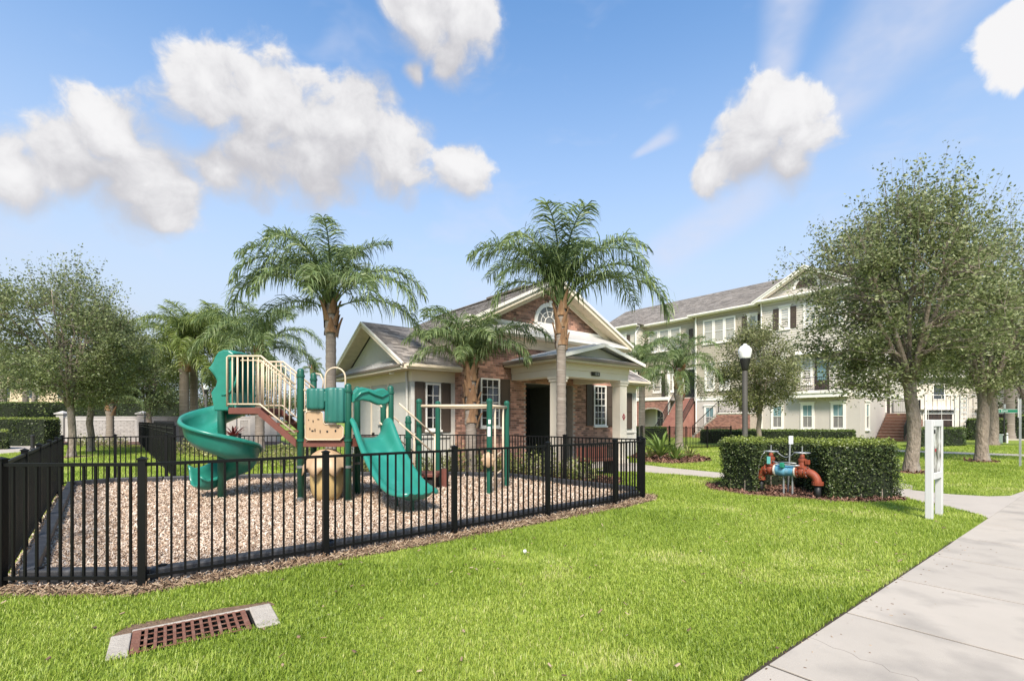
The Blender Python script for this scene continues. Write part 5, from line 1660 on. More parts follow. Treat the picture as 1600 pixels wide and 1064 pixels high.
tree("oak_tree", "bushy oak low behind the slender oak at the wall", at(232, 33.0), 6.4, 2.5, 2.4, .16, LF_BACK, 59, n_sub=60, n_twig=480, lpt=34, lsize=.13, base=1.6, group="oaks before the stone wall")
tree("background_tree", "dark green tree over the wall near the leftmost back palms", at(200, 47), 8.2, 4.0, 2.5, .2, LF_BACK, 61, n_sub=40, n_twig=330, lpt=34, lsize=.18, base=1.5, group="trees behind the stone wall", cat="tree")
tree("background_tree", "dark tree glimpsed between the paired back palms", at(320, 52), 8.0, 4.5, 2.5, .2, LF_BACK, 62, n_sub=40, n_twig=330, lpt=34, lsize=.2, base=1.2, group="trees behind the stone wall", cat="tree")
tree("background_tree", "low dark tree behind the spiral slide hood", at(420, 56), 6.5, 4.5, 2.0, .2, LF_BACK, 63, n_sub=30, n_twig=260, lpt=34, lsize=.2, base=1.0, group="trees behind the stone wall", cat="tree")
tree("background_tree", "tree at the far left above the front hedge", at(-45, 34), 8.0, 3.2, 3.2, .2, LF_OAKL, 64, n_sub=50, n_twig=380, lpt=34, lsize=.15, base=2.2, group="trees behind the stone wall", cat="tree")
tree("background_tree", "shady tree beyond the green street sign at the right edge", at(1610, 44), 9.0, 5.0, 2.5, .25, LF_BACK, 65, n_sub=40, n_twig=380, lpt=36, lsize=.2, base=1.2, cat="tree")
tree("background_tree", "dark tree behind the far pergola on the right", at(1480, 60), 12.0, 6.0, 4, .25, LF_BACK, 66, n_sub=40, n_twig=380, lpt=34, lsize=.26, base=4.5, cat="tree")

# palms: (azimuth, kind, length) lists follow the crowns in the photo
P1 = at(517, 15.2); P2 = at(877, 13.3); P3 = at(736, 14.15)
palm("palm_tree", "tall queen palm with a full drooping crown behind the play structure", P1, 5.15, .165,
     [(180, 2, 1.05), (195, 3, 1.1), (150, 1, 1.0), (130, 2, 1.0), (100, 0, 1.12), (75, 0, 1.1), (-80, 0, 1.1), (200, 0, 1.05), (60, 1, .95), (20, 0, 1.05), (5, 2, 1.05), (-15, 3, 1.1), (-40, 3, .95), (-75, 3, .9), (-125, 3, .95), (-150, 2, 1.0), (168, 4, 1.0), (8, 4, 1.0), (-110, 1, .95), (215, 1, 1)], scale=1.38, key="a", seed=5, boots=15, boot_h=1.0)
palm("palm_tree", "slender queen palm standing in front of the clubhouse porch", P2, 4.65, .135,
     [(180, 1, 1.02), (200, 3, .80), (120, 0, 1.05), (90, 0, 1.1), (60, 0, 1.08), (8, 1, .98), (0, 3, 1.08), (-100, 0, 1.0), (-135, 1, .95), (-70, 0, 1.0), (-40, 1, .95), (150, 1, .95), (35, 2, .95), (215, 2, .82), (-165, 1, 1.0), (-20, 2, .98)], scale=1.36, key="a", seed=8, boots=20, boot_h=1.15)
palm("palm_tree", "short palm with hanging fronds before the brick clubhouse wall", P3, 2.95, .160,
     [(165, 0, 1.05), (150, 0, 1.1), (185, 1, .92), (205, 2, .78), (10, 1, .98), (-5, 1, .98), (-25, 2, .85), (-70, 1, .75), (-105, 2, .62), (-140, 1, .82), (60, 0, .95), (100, 0, .9), (-85, 0, .85), (170, 2, .75), (15, 2, .8), (-50, 0, .9)], scale=1.18, key="a", seed=12, boots=22, boot_h=1.55)
BG = "palms along the left wall"
palm("palm_tree", "rearmost left palm with its crown touching the oak", at(288, 25.5), 5.0, .23, rnd_fronds(20, 3), 1.5, LF_PALMY, "b", 21, 8, .9, BG)
palm("palm_tree", "palm paired close behind the leftmost of the back palms", at(303, 28.0), 5.9, .21, rnd_fronds(18, 4), 1.5, LF_PALMY, "b", 22, 6, .9, BG)
palm("palm_tree", "back palm directly left of the spiral slide hood", at(345, 27.0), 5.3, .26, rnd_fronds(20, 5), 1.55, LF_PALMY, "b", 23, 6, .9, BG)
palm("palm_tree", "back palm rising behind the cream stair railing of the play structure", at(406, 23.5), 4.9, .21, rnd_fronds(20, 6), 1.35, LF_PALM, "a", 24, 6, .9, BG)
palm("palm_tree", "small dark trunked palm with a dead frond before the stone wall", at(172, 29.0), 2.9, .2, rnd_fronds(9, 7, 1, 4), .8, LF_PALM, "a", 25, 8, 1.0, BG)
palm("palm_tree", "distant fan headed palm in the gap between play posts", at(488, 46), 6.3, .2, rnd_fronds(14, 8), .62, LF_PALM, "a", 26, 5, .6)
palm("palm_tree", "palm with orange brown trunk before the apartment arch porch", at(1061, 25.5), 4.25, .19, rnd_fronds(18, 9), 1.12, LF_PALM, "a", 27, 12, 1.6)
palm("palm_tree", "palm crown showing just past the clubhouse right eave", at(1003, 31.0), 4.9, .2, rnd_fronds(18, 10), 1.3, LF_PALM, "a", 28, 6, .8)
palm("palm_tree", "palm trunk in the distance between the street sign and signpost", at(1577, 38), 6.0, .32, rnd_fronds(16, 12), 1.4, LF_PALM, "a", 29, 6, .8)
palm("palm_tree", "pale trunked palm far left before the tan building", at(6, 46), 6.4, .25, rnd_fronds(12, 13), 1.2, LF_PALM, "a", 30, 4, .8, "palms by the tan building")
palm("palm_tree", "second pale trunked palm before the tan building", at(40, 47), 6.2, .25, rnd_fronds(12, 14), 1.2, LF_PALM, "a", 31, 4, .8, "palms by the tan building")
palm("palm_tree", "leaning pale palm nearest the wall end before the tan building", at(50, 45), 6.4, .22, rnd_fronds(12, 15), 1.2, LF_PALM, "a", 32, 4, .8, "palms by the tan building", lean=(.8, 0))

# hedges
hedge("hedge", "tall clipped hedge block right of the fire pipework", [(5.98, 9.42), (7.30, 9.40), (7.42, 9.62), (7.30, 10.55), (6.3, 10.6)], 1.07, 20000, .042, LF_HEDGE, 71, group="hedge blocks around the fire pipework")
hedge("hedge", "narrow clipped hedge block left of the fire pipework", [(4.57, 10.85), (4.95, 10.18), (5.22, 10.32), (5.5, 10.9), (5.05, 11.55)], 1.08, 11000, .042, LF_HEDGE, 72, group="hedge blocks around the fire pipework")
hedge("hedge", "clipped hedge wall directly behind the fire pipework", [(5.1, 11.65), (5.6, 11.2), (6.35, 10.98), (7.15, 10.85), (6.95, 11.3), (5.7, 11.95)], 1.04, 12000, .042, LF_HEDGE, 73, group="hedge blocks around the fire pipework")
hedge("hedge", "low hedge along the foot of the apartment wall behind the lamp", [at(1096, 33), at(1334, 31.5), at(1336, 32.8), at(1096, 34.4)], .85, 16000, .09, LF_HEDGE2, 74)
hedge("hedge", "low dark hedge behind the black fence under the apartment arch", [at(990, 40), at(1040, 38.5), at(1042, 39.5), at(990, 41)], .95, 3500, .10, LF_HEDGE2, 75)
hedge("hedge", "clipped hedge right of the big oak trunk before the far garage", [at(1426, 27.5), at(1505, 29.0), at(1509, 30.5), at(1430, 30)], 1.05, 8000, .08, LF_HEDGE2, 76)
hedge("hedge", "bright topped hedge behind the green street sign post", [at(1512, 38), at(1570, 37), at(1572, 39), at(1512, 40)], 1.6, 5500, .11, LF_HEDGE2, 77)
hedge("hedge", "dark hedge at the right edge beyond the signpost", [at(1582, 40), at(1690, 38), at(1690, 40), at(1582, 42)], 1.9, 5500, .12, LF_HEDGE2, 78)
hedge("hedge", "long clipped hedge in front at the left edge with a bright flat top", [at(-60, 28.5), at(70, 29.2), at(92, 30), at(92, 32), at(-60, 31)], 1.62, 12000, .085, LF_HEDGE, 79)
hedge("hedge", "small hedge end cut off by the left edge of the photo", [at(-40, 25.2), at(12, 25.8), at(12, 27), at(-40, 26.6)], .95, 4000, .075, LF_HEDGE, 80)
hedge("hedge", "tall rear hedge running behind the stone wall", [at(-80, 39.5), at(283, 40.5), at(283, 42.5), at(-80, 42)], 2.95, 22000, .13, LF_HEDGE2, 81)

# shrubs along the clubhouse and back fence
rb = random.Random(2)
SH = [(470, 15.0), (500, 14.3), (555, 14.3), (590, 14.1), (622, 14.0), (660, 13.95), (690, 14.1), (718, 14.25), (748, 14.3), (770, 14.2), (795, 14.1), (815, 13.6), (838, 13.3), (858, 12.9), (895, 12.9), (912, 12.4), (440, 16.2), (405, 17.2)]
for i, (px, yy) in enumerate(SH):
    bush("shrub", "low yellow green variegated shrub in the bed behind the fence", at(px, yy), rb.uniform(.36, .5), rb.uniform(.5, .75), 420, .085, LF_SHRUB, 300 + i, group="variegated shrubs along the clubhouse bed")
for i, (px, yy) in enumerate([(285, 22.0), (310, 21), (335, 20.5), (128, 28), (152, 27.5), (185, 28)]):
    bush("shrub", "small pale shrub at the foot of the back palms and wall", at(px, yy), .55, .7, 300, .11, LF_SHRUB, 330 + i, group="pale shrubs near the stone wall")
strap_plant("yucca", "big strap leaved plant in the mulch bed under the apartment palm", at(1032, 18.6), 34, 1.15, .10, LF_YUCCA, 3, .15)
strap_plant("yucca", "smaller bright strap plant right of the big yucca", at(1056, 18.2), 26, .85, .08, LF_YUCCA, 4)
strap_plant("yucca", "light spiky plant left of the big yucca near the fence corner", at(1014, 19.2), 24, .7, .08, LF_SHRUB, 6)
strap_plant("yucca", "pale grassy plant right of the palm trunk", at(1078, 19.3), 24, .7, .07, LF_SHRUB, 7)
strap_plant("cordyline", "dark red leaved cordyline before the stone wall under the slide platform", at(365, 24), 20, .8, .12, LF_RED, 8, .7, e=(20, 75))
# ------------------------------------------------------------------ play structure
m_green = mat("green_powder_coat", (.010, .095, .060), .38, c2=(.008, .080, .050), vs=5, spec=.5)
m_teal_pl = mat("teal_plastic", (.022, .205, .150), .30, c2=(.018, .172, .126), vs=3, spec=.5, wear=((.045, .25, .195), 4, .55, .8))
m_teal_dk = mat("teal_plastic_faded", (.025, .15, .12), .42, c2=(.018, .115, .09), vs=6, stretch=(1, 1, .25), wear=((.08, .22, .18), 6, .52, .72))
m_tan = mat("tan_plastic", (.45, .31, .185), .5, c2=(.42, .285, .17), vs=4)
m_tanc = mat("cream_steel", (.60, .48, .34), .42, c2=(.56, .45, .315), vs=4)
m_maroon = mat("maroon_deck", (.17, .055, .035), .6, c2=(.13, .042, .03), vs=6, bump=.2, bs=60)
m_hole = mat("dark_cutout", (.01, .009, .008), .8)
m_clamp = mat("dull_clamp", (.30, .31, .30), .4, metal=.7)
ps_ = thing("play_structure", "green and tan playground structure with spiral slide, wave slide and stairs", "play structure", (-3.92, 9.2, 0))
PO = Vector((-3.92, 9.2, 0))
def L3(x, y, z): return Vector((x, y, z)) - PO
DK = 1.17
posts = [(-3.92, 9.2, 2.42), (-3.04, 9.2, 2.14), (-2.39, 9.76, 2.14), (-4.1, 10.25, 2.44), (-3.12, 10.0, 2.14), (-2.27, 10.85, 1.56), (-2.75, 10.6, 2.0)]
for (x, y, h) in posts:
    p = L3(x, y, 0)
    po = MB().lathe([(.062, -.05), (.062, h), (.055, h + .02), (.035, h + .04), (.006, h + .048)], 16, p).build("post", m_green, ps_, smooth=False)
    for m_ in po.data.polygons: m_.use_smooth = len(m_.vertices) == 4
    for z in (h - .12, DK - .06, .62):
        if z < h: MB().lathe([(.063, 0), (.075, .004), (.075, .045), (.063, .049)], 14, p + Vector((0, 0, z))).build("clamp", m_green if z > 1 else m_clamp, po)
    MB().lathe([(.064, 0), (.066, .035)], 14, p).build("ground_sleeve", m_clamp, po)
dk = [(-3.92, 9.2), (-3.04, 9.2), (-2.39, 9.76), (-2.75, 10.6), (-3.6, 10.75), (-4.1, 10.25)]
MB().prism([L3(x, y, DK - .05) for x, y in dk], (0, 0, .05)).build("deck", m_maroon, ps_, bevel=.01)
for i in range(len(dk)):
    a, b = dk[i], dk[(i + 1) % len(dk)]
    MB().obox(L3(*a, DK - .09), L3(*b, DK - .09), .04, .13).build("deck_skirt", m_maroon, ps_)
def tubeobj(name, pts, r, m_, smooth=True, n=10, par=None):
    return MB().tube([L3(*p) for p in pts], r, n).build(name, m_, par or ps_, smooth=smooth)
# panel between the two front posts
px_ = lambda px, y=9.16: (px - 800) / FPX * y
prof = [(478, 684), (482, 687), (532, 687), (537, 682), (537, 668), (533, 664), (509, 663), (506, 660), (505, 646), (502, 643), (481, 643), (478, 646)]
zz_ = lambda py, y=9.16: H - (py - HZ) / FPX * y
pan = MB().prism([L3(px_(a), 9.14, zz_(b)) for a, b in prof], (0, .03, 0)).build("activity_panel", m_tan, ps_, bevel=.006)
edge = [L3(px_(a), 9.135, zz_(b)) for a, b in prof]
MB().tube(edge + [edge[0]], .011, 6, caps=False).build("panel_rim", m_tanc, pan, smooth=True)
for (a, b, w, h) in ((489, 673, .05, .03), (493, 672, .02, .07), (485, 670, .02, .05), (501, 674, .018, .07), (512, 674, .04, .04), (525, 673, .035, .05), (529, 668, .03, .02), (490, 658, .02, .05), (498, 655, .05, .015), (483, 656, .015, .03)):
    c = L3(px_(a), 9.132, zz_(b))
    MB().prism([c + Vector((w / 2 * math.cos(t * 1.047), 0, h / 2 * math.sin(t * 1.047))) for t in range(6)], (0, .006, 0)).build("cutout", m_hole, pan)
for z in (zz_(609), zz_(641)):
    tubeobj("cross_bar", [(-3.92, 9.2, z), (-3.04, 9.2, z)], .018, m_tanc)
tubeobj("cross_bar", [(px_(479), 9.17, zz_(609)), (px_(479), 9.17, zz_(690))], .014, m_tanc); tubeobj("cross_bar", [(px_(540), 9.17, zz_(609)), (px_(540), 9.17, zz_(690))], .014, m_tanc)
# fluted bongo rollers
def flute(cx, cy, r, z0, z1, nf=9, name="roller"):
    rows = []
    for k, (zr, rr_) in enumerate(((z0, .80), (z0 + .015, .94), (z0 + .05, 1), ((z0 + z1) / 2, .97), (z1 - .04, 1), (z1 - .012, .93), (z1, .80))):
        rows.append([L3(cx + r * rr_ * (1 + .07 * math.cos(nf * t)) * math.cos(t), cy + r * .72 * rr_ * (1 + .07 * math.cos(nf * t)) * math.sin(t), zr) for t in [6.2832 * j / 54 for j in range(54)]])
    mb = MB().skin(rows, True); n = 54
    mb.f.append(tuple(reversed(range(n)))); mb.f.append(tuple(range((len(rows) - 1) * n, len(rows) * n)))
    return mb.build(name, m_teal_dk, ps_, smooth=True)
flute(px_(495), 9.18, .185, zz_(640), zz_(607)); flute(px_(525), 9.17, .195, zz_(661), zz_(606))
MB().box(*[v for v in (px_(505) - PO.x, px_(514) - PO.x, -.10, .06, zz_(628), zz_(612))]).build("roller_bridge", m_teal_dk, ps_, bevel=.02)
arc_ = [(px_(508, 9.95), 9.95, DK)] + [(px_(524, 9.95) - .2 * math.cos(math.pi * k / 14), 9.95, 2.36 + .2 * math.sin(math.pi * k / 14)) for k in range(15)] + [(px_(540, 9.95), 9.95, DK)]
tubeobj("hoop_rail", arc_, .018, m_tanc)
# mushroom play house below the deck
mc = (px_(506), 9.32)
rows = []
for r_, z in ((.05, .97), (.14, .95), (.24, .88), (.33, .78), (.40, .66), (.415, .56)):
    rows.append([L3(mc[0] + r_ * (1 + .05 * math.cos(7 * t) * (r_ / .4)) * math.cos(t), mc[1] + r_ * (1 + .05 * math.cos(7 * t) * (r_ / .4)) * math.sin(t), z - (.075 * math.cos(7 * t) if r_ > .41 else 0)) for t in [6.2832 * j / 70 for j in range(70)]])
mb = MB().skin(rows, True); mb.f.append(tuple(range(70)))
mb.build("canopy", m_tan, ps_, smooth=True, solid=.012)
MB().lathe([(.16, 0.0), (.22, .05), (.275, .16), (.30, .32), (.305, .50), (.29, .66), (.2, .8)], 28, L3(mc[0], mc[1], 0)).build("house_body", mat("ochre_plastic", (.50, .36, .16), .5, c2=(.45, .32, .14), vs=4), ps_, smooth=True)
# wave arch over the slide entry
B_, E_ = Vector((-3.04, 9.2, 0)), Vector((-2.39, 9.76, 0))
dBE = (E_ - B_); dn = dBE.normalized(); nrm = Vector((dn.y, -dn.x, 0))
top = [(0.07, 2.02), (.14, 2.10), (.26, 2.13), (.38, 2.11), (.5, 2.08), (.6, 2.12), (.70, 2.13), (.79, 2.07), (.83, 1.99)]
bot = [(.82, 1.86), (.72, 1.80), (.58, 1.80), (.42, 1.86), (.28, 1.88), (.14, 1.86), (.06, 1.82)]
pw = [B_ + dn * t + Vector((0, 0, z)) - PO + nrm * -.06 for t, z in top + bot]
MB().prism(pw, nrm * .12).build("wave_arch", m_teal_pl, ps_, bevel=.035)
ridge = [B_ + dn * t + Vector((0, 0, z)) - PO + nrm * .07 for t, z in ((.1, 1.90), (.22, 2.02), (.36, 2.06), (.5, 2.0), (.64, 1.96), (.78, 2.02))]
MB().tube(ridge, [.015, .028, .03, .03, .028, .015], 8).build("wave_ridge", m_teal_pl, ps_, smooth=True)
for t in (.06, .80):
    q = B_ + dn * t
    MB().obox(q + Vector((0, 0, DK)) - PO, q + Vector((0, 0, 1.84)) - PO, .05, .03).build("arch_leg", m_tanc, ps_)
# wave slide
M_ = (B_ + E_) / 2; sd = Vector((.6225, -.7826, 0)); sw = Vector((.7826, .6225, 0))
prf = [(-.12, 1.17, .10, .36), (.0, 1.17, .16, .40), (.12, 1.14, .20, .40), (.26, 1.05, .22, .34), (.5, .87, .22, .25), (.8, .66, .22, .22), (1.1, .47, .21, .20), (1.35, .34, .20, .19), (1.6, .26, .19, .18), (1.82, .222, .17, .17), (1.97, .222, .12, .16), (2.08, .245, .05, .13), (2.16, .29, .05, .085), (2.205, .345, .05, .03)]
rows = []
for i, (s_, z, lip, ear) in enumerate(prf):
    w = .345 if i < 9 else (.34, .325, .295, .235, .15)[i - 9]
    c = M_ + sd * s_ * .94 + Vector((0, 0, z)) - PO
    sec = [(-w - .075, ear - .07), (-w - .065, ear - .01), (-w - .02, ear), (-w + .03, ear - .04), (-w + .07, ear * .35), (-w + .14, .02), (-w * .35, 0), (0, -.004), (w * .35, 0), (w - .14, .02), (w - .07, ear * .35), (w - .03, ear - .04), (w + .02, ear), (w + .065, ear - .01), (w + .075, ear - .07)]
    rows.append([c + sw * a + Vector((0, 0, b)) for a, b in sec])
MB().skin(rows).build("wave_slide", m_teal_pl, ps_, smooth=True, solid=.022, subs=1)
for s_, z in ((1.15, .38), (1.75, .2)):
    c = M_ + sd * s_ - PO
    MB().tube([c + Vector((0, 0, -.05)), c + Vector((0, 0, z))], .03, 8).build("slide_leg", m_green, ps_)
# upper platform, stairs and cream railings
UP = 1.74
ux0, ux1, uy0, uy1 = -5.22, -4.62, 9.12, 9.95
MB().box(ux0 - PO.x, ux1 - PO.x, uy0 - PO.y, uy1 - PO.y, UP - .12, UP).build("upper_platform", m_maroon, ps_, bevel=.01)
for y in (uy0 - .02, uy1 + .02):
    MB().prism([L3(ux1 - .03, y - .02, UP), L3(ux1 - .03, y - .02, UP - .14), L3(-3.96, y - .02, DK - .16), L3(-3.96, y - .02, DK - .02)], (0, .04, 0)).build("stringer", m_maroon, ps_)
for k in range(3):
    x = ux1 + (.66) * (k + .5) / 3
    MB().box(x - .14 - PO.x, x + .14 - PO.x, uy0 - PO.y, uy1 - PO.y, UP - .14 * (k + 1) - .03, UP - .14 * (k + 1)).build("stair_tread", m_maroon, ps_)
for y in (uy0 - .03, uy1 + .03):
    zt = 2.66; z2 = 2.16
    tr_ = tubeobj("hand_rail", [(ux0, y, UP + .02), (ux0, y, zt), (ux0 + .03, y, zt + .02), (ux1 + .02, y, zt + .02), (-3.98, y, z2)], .019, m_tanc)
    tubeobj("lower_rail", [(ux0, y, UP + .06), (ux1, y, UP + .06), (-3.98, y, DK + .10)], .016, m_tanc, par=ps_)
    tubeobj("upper_rail", [(ux0 + .25, y, zt - .06), (ux1 + .02, y, zt - .06), (-3.98, y, z2 - .08)], .013, m_tanc, par=ps_)
    for k in range(1, 13):
        x = ux0 + (-3.98 - ux0) * k / 13
        if x < ux1: a, b = UP + .06, zt
        else:
            t = (x - ux1) / (-3.98 - ux1); a, b = UP + .06 - t * (UP - DK - .04), zt - t * (zt - z2)
        tubeobj("baluster", [(x, y, a), (x, y, b)], .012 if k != 2 else .018, m_tanc, n=6)
tubeobj("transfer_loop", [(-3.86, 10.1, 2.1), (-3.84, 10.1, 2.3), (-3.9, 10.1, 2.44), (-4.0, 10.12, 2.46)], .016, m_tanc)
# slide hood
hp = [(381, 556), (374, 552), (366, 551), (359, 554), (354, 561), (351, 569), (347, 575), (344, 577), (349, 583), (354, 590), (357, 597), (355, 605), (350, 611), (347, 615), (349, 626), (352, 642), (381, 642)]
hq = [((a - 800) / FPX * 9.5, zz_(b, 9.5)) for a, b in hp]
for y in (9.14, 9.88):
    MB().prism([L3(a, y, b) for a, b in hq], (0, .055, 0)).build("hood_side", m_teal_pl, ps_, bevel=.02)
rows = [[L3(a, 9.16, b - .01), L3(a, 9.35, b + .012), L3(a, 9.54, b + .016), L3(a, 9.73, b + .012), L3(a, 9.91, b - .01)] for a, b in hq[:13]]
MB().skin(rows).build("slide_hood", m_teal_pl, ps_, smooth=True, solid=.03)
MB().box(hq[12][0] - PO.x, ux0 - PO.x, 9.16 - PO.y, 9.9 - PO.y, UP - .06, UP - .01).build("hood_floor", m_teal_pl, ps_)
lp = [L3(hq[0][0] - .05 + .02 * math.sin(k), 9.132, hq[0][1] - .12 - k * .09) for k in range(7)]
lp = [L3((a - 800) / FPX * 9.3, 9.135, zz_(b, 9.3)) for a, b in ((379, 580), (377, 595), (373, 606), (367, 613), (360, 617), (354, 618))]
MB().tube(lp, [.012, .02, .024, .024, .02, .012], 8).build("hood_rib", m_teal_pl, ps_, smooth=True)
# spiral slide
scx, scy = -5.57, 9.52
MB().lathe([(.075, -.05), (.075, UP + .12), (.06, UP + .15)], 14, L3(scx, scy, 0)).build("spiral_post", m_green, ps_, smooth=True)
sect = [(-.35, .14), (-.33, .19), (-.30, .16), (-.27, .03), (-.16, -.03), (0, -.045), (.15, -.02), (.235, .09), (.27, .26), (.29, .35), (.325, .37), (.345, .31)]
rows = []
N_ = 84; a0, a1 = R(62), R(500); z0, z1 = UP - .06, .26; rm = .36
for k in range(N_ + 1):
    t = k / N_; a = a0 + (a1 - a0) * t
    z = z0 + (z1 - z0) * (t ** .93)
    rows.append([L3(scx + (rm + s) * math.cos(a), scy + (rm + s) * math.sin(a), z + b) for s, b in sect])
tg = Vector((-math.sin(a1), math.cos(a1), 0)); rd = Vector((math.cos(a1), math.sin(a1), 0))
for k in range(1, 7):
    c = Vector((scx, scy, 0)) + rd * rm + tg * (.06 * k) + Vector((0, 0, z1 - .05 * math.sin(k * .5) + (.02 * (k - 4) if k > 4 else 0))) - PO
    f = .5 * (1 - k / 7)
    rows.append([c + rd * s + Vector((0, 0, b * (1 - .10 * k / 6))) for s, b in sect])
MB().skin(rows).build("spiral_slide", m_teal_pl, ps_, smooth=True, solid=.028)
# stairs down on the far right of the deck
for k in range(4):
    c = Vector((-2.5 + .17 * k, 10.3 + .12 * k, DK - .28 * (k + 1)))
    MB().obox(c + Vector((-.22, .28, 0)) - PO, c + Vector((.22, -.28, 0)) - PO, .24, .04).build("stair_tread", m_maroon, ps_)
for o_ in ((-.26, .32), (.3, -.32)):
    for dz in (0, -.38):
        tubeobj("stair_rail", [(-2.55 + o_[0], 10.2 + o_[1], 1.84 + dz), (-1.92 + o_[0], 10.72 + o_[1], 1.18 + dz)], .018, m_tanc)
    tubeobj("stair_newel", [(-1.92 + o_[0], 10.72 + o_[1], -.05), (-1.92 + o_[0], 10.72 + o_[1], 1.22)], .02, m_tanc)
MB().lathe([(.06, 0), (.06, .07), (.03, .09)], 10, L3(-3.9, 9.13, 0)).build("footing", m_clamp, ps_)

# ---- overhead bars
ob = thing("overhead_bars", "green posts with cream overhead bars and a tan spinner wheel", "climbing frame", (-1.93, 10.3, 0))
OO = Vector((-1.93, 10.3, 0))
def O3(x, y, z): return Vector((x, y, z)) - OO
for (x, y) in ((-1.93, 10.3), (-.46, 10.1), (-1.72, 11.5), (-.12, 11.3)):
    h = 1.86
    MB().lathe([(.058, -.05), (.058, h), (.066, h + .01), (.066, h + .05), (.04, h + .085), (.006, h + .095)], 14, O3(x, y, 0)).build("post", m_green, ob)
for a, b in (((-1.93, 10.3), (-.46, 10.1)), ((-1.72, 11.5), (-.12, 11.3)), ((-.46, 10.1), (-.12, 11.3))):
    MB().tube([O3(*a, 1.80), O3(*b, 1.80)], .032, 10).build("overhead_bar", m_tanc, ob, smooth=True)
for x, y in ((-.36, 10.45), (-.2, 11.0)):
    MB().tube([O3(x, y, -.05), O3(x, y, 1.80)], .022, 8).build("climbing_pole", m_tanc, ob, smooth=True)
for z in (.35, .75):
    MB().tube([O3(-.36, 10.45, z), O3(-.2, 11.0, z + .08)], .016, 8).build("rung", m_tanc, ob, smooth=True)
rows = []
for yy, f in ((0, .2), (-.02, .9), (-.05, 1.0), (-.08, .9), (-.095, .25)):
    rows.append([O3(-.48 + .135 * f * (1 + .09 * math.cos(8 * t)) * math.cos(t), 10.03 + yy, .71 + .15 * f * (1 + .09 * math.cos(8 * t)) * math.sin(t)) for t in [6.2832 * j / 48 for j in range(48)]])
mb = MB().skin(rows, True); mb.f.append(tuple(range(4 * 48, 5 * 48)))
mb.build("spinner_wheel", m_tan, ob, smooth=True)
m_stick = mat("white_sticker", (.75, .75, .73), .5)
MB().obox(O3(-.465, 10.038, 1.18), O3(-.465, 10.038, 1.38), .06, .004, up=(0, 1, 0)).build("sticker", m_stick, ob)
MB().obox(O3(-.455, 10.038, 1.43), O3(-.455, 10.038, 1.52), .05, .004, up=(0, 1, 0)).build("sticker", m_stick, ob)
pl2 = thing("stepping_platform", "low maroon stepping platform between the overhead bar posts", "platform", (-1.9, 11.0, 0))
MB().box(-.32, .30, -.35, .35, .28, .36).build("board", m_maroon, pl2, bevel=.015)
MB().box(-.26, .24, -.28, .28, -.02, .279).build("skirt", m_hole, pl2)
MB().tube([(.38, .1, -.02), (.38, .1, .42)], .10, 12).build("step_pod", m_maroon, pl2)

# ------------------------------------------------------------------ backflow preventer
m_redp = mat("red_oxide_pipe", (.28, .058, .022), .6, c2=(.20, .038, .016), vs=14, bump=.25, bs=50, wear=((.20, .05, .03), 9, .55, .75))
m_blue = mat("blue_pipe", (.12, .33, .46), .5, c2=(.09, .26, .38), vs=6, wear=((.25, .40, .48), 7, .58, .78))
m_galv = mat("galvanised", (.42, .43, .43), .45, metal=.6, vs=8)
m_blackp = mat("black_pipe", (.012, .012, .012), .5)
m_tagt = mat("teal_tag", (.16, .52, .47), .5)
pA, pB = Vector((5.20, 10.36, 0)), Vector((5.83, 9.46, 0))
bx_ = (pB - pA); BLn = bx_.length; brz = math.atan2(bx_.y, bx_.x)
bf = thing("backflow_preventer", "red and blue fire sprinkler backflow pipework between the hedge blocks", "pipework", tuple(pA), brz)
zc = .50
def elbow(x0, x1, name):
    pts = [(x0, 0, .30)] + [(x0 + (x1 - x0) * (1 - math.cos(R(a))), 0, .30 + (zc - .30) * math.sin(R(a))) for a in range(10, 91, 10)]
    return MB().tube(pts, .075, 14).build(name, m_redp, bf, smooth=True)
elbow(0, .13, "elbow"); elbow(BLn, BLn - .2, "elbow")
def pipex(x0, x1, r, m_, name, z=None):
    return MB().tube([(x0, 0, z or zc), (x1, 0, z or zc)], r, 18).build(name, m_, bf, smooth=False)
for x in (0, BLn):
    MB().tube([(x, 0, -.05), (x, 0, .30)], .058, 14).build("riser", m_blackp, bf, smooth=True)
    MB().lathe([(.10, .27), (.10, .30)], 16, (x, 0, 0)).build("flange", m_redp, bf); MB().lathe([(.10, .305), (.10, .335)], 16, (x, 0, 0)).build("flange", m_redp, bf)
for x0, xs in ((.13, .13), (BLn - .2 - .16, BLn - .36)):
    x1 = x0 + .16
    MB().tube([(x0, 0, zc), (x0 + .04, 0, zc), (x0 + .08, 0, zc), (x0 + .12, 0, zc), (x1, 0, zc)], [.075, .10, .115, .10, .075], 16).build("gate_valve", m_redp, bf, smooth=True)
    for x in (x0, x1):
        fl = pipex(x - .016, x + .016, .115, m_redp, "flange")
        for k in range(8):
            a = 6.283 * k / 8
            MB().tube([(x - .03, .095 * math.cos(a), zc + .095 * math.sin(a)), (x + .03, .095 * math.cos(a), zc + .095 * math.sin(a))], .010, 6).build("bolt", m_galv, fl)
    xm = (x0 + x1) / 2
    MB().lathe([(.105, zc + .08), (.105, zc + .115), (.07, zc + .12), (.062, zc + .20), (.075, zc + .21), (.075, zc + .25), (.05, zc + .26), (.035, zc + .34)], 16, (xm, 0, 0)).build("bonnet", m_redp, bf)
    MB().tube([(xm, 0, zc + .3), (xm, 0, zc + .50)], .011, 8).build("stem", m_galv, bf)
    wh = MB(); rw = .135; zw = zc + .37
    wh.tube([(xm + rw * math.cos(t * .3927), rw * math.sin(t * .3927), zw) for t in range(17)], .011, 6, caps=False)
    for k in range(4): wh.tube([(xm, 0, zw), (xm + rw * math.cos(k * 1.571), rw * math.sin(k * 1.571), zw)], .009, 6)
    wh.build("hand_wheel", m_galv, bf, smooth=True)
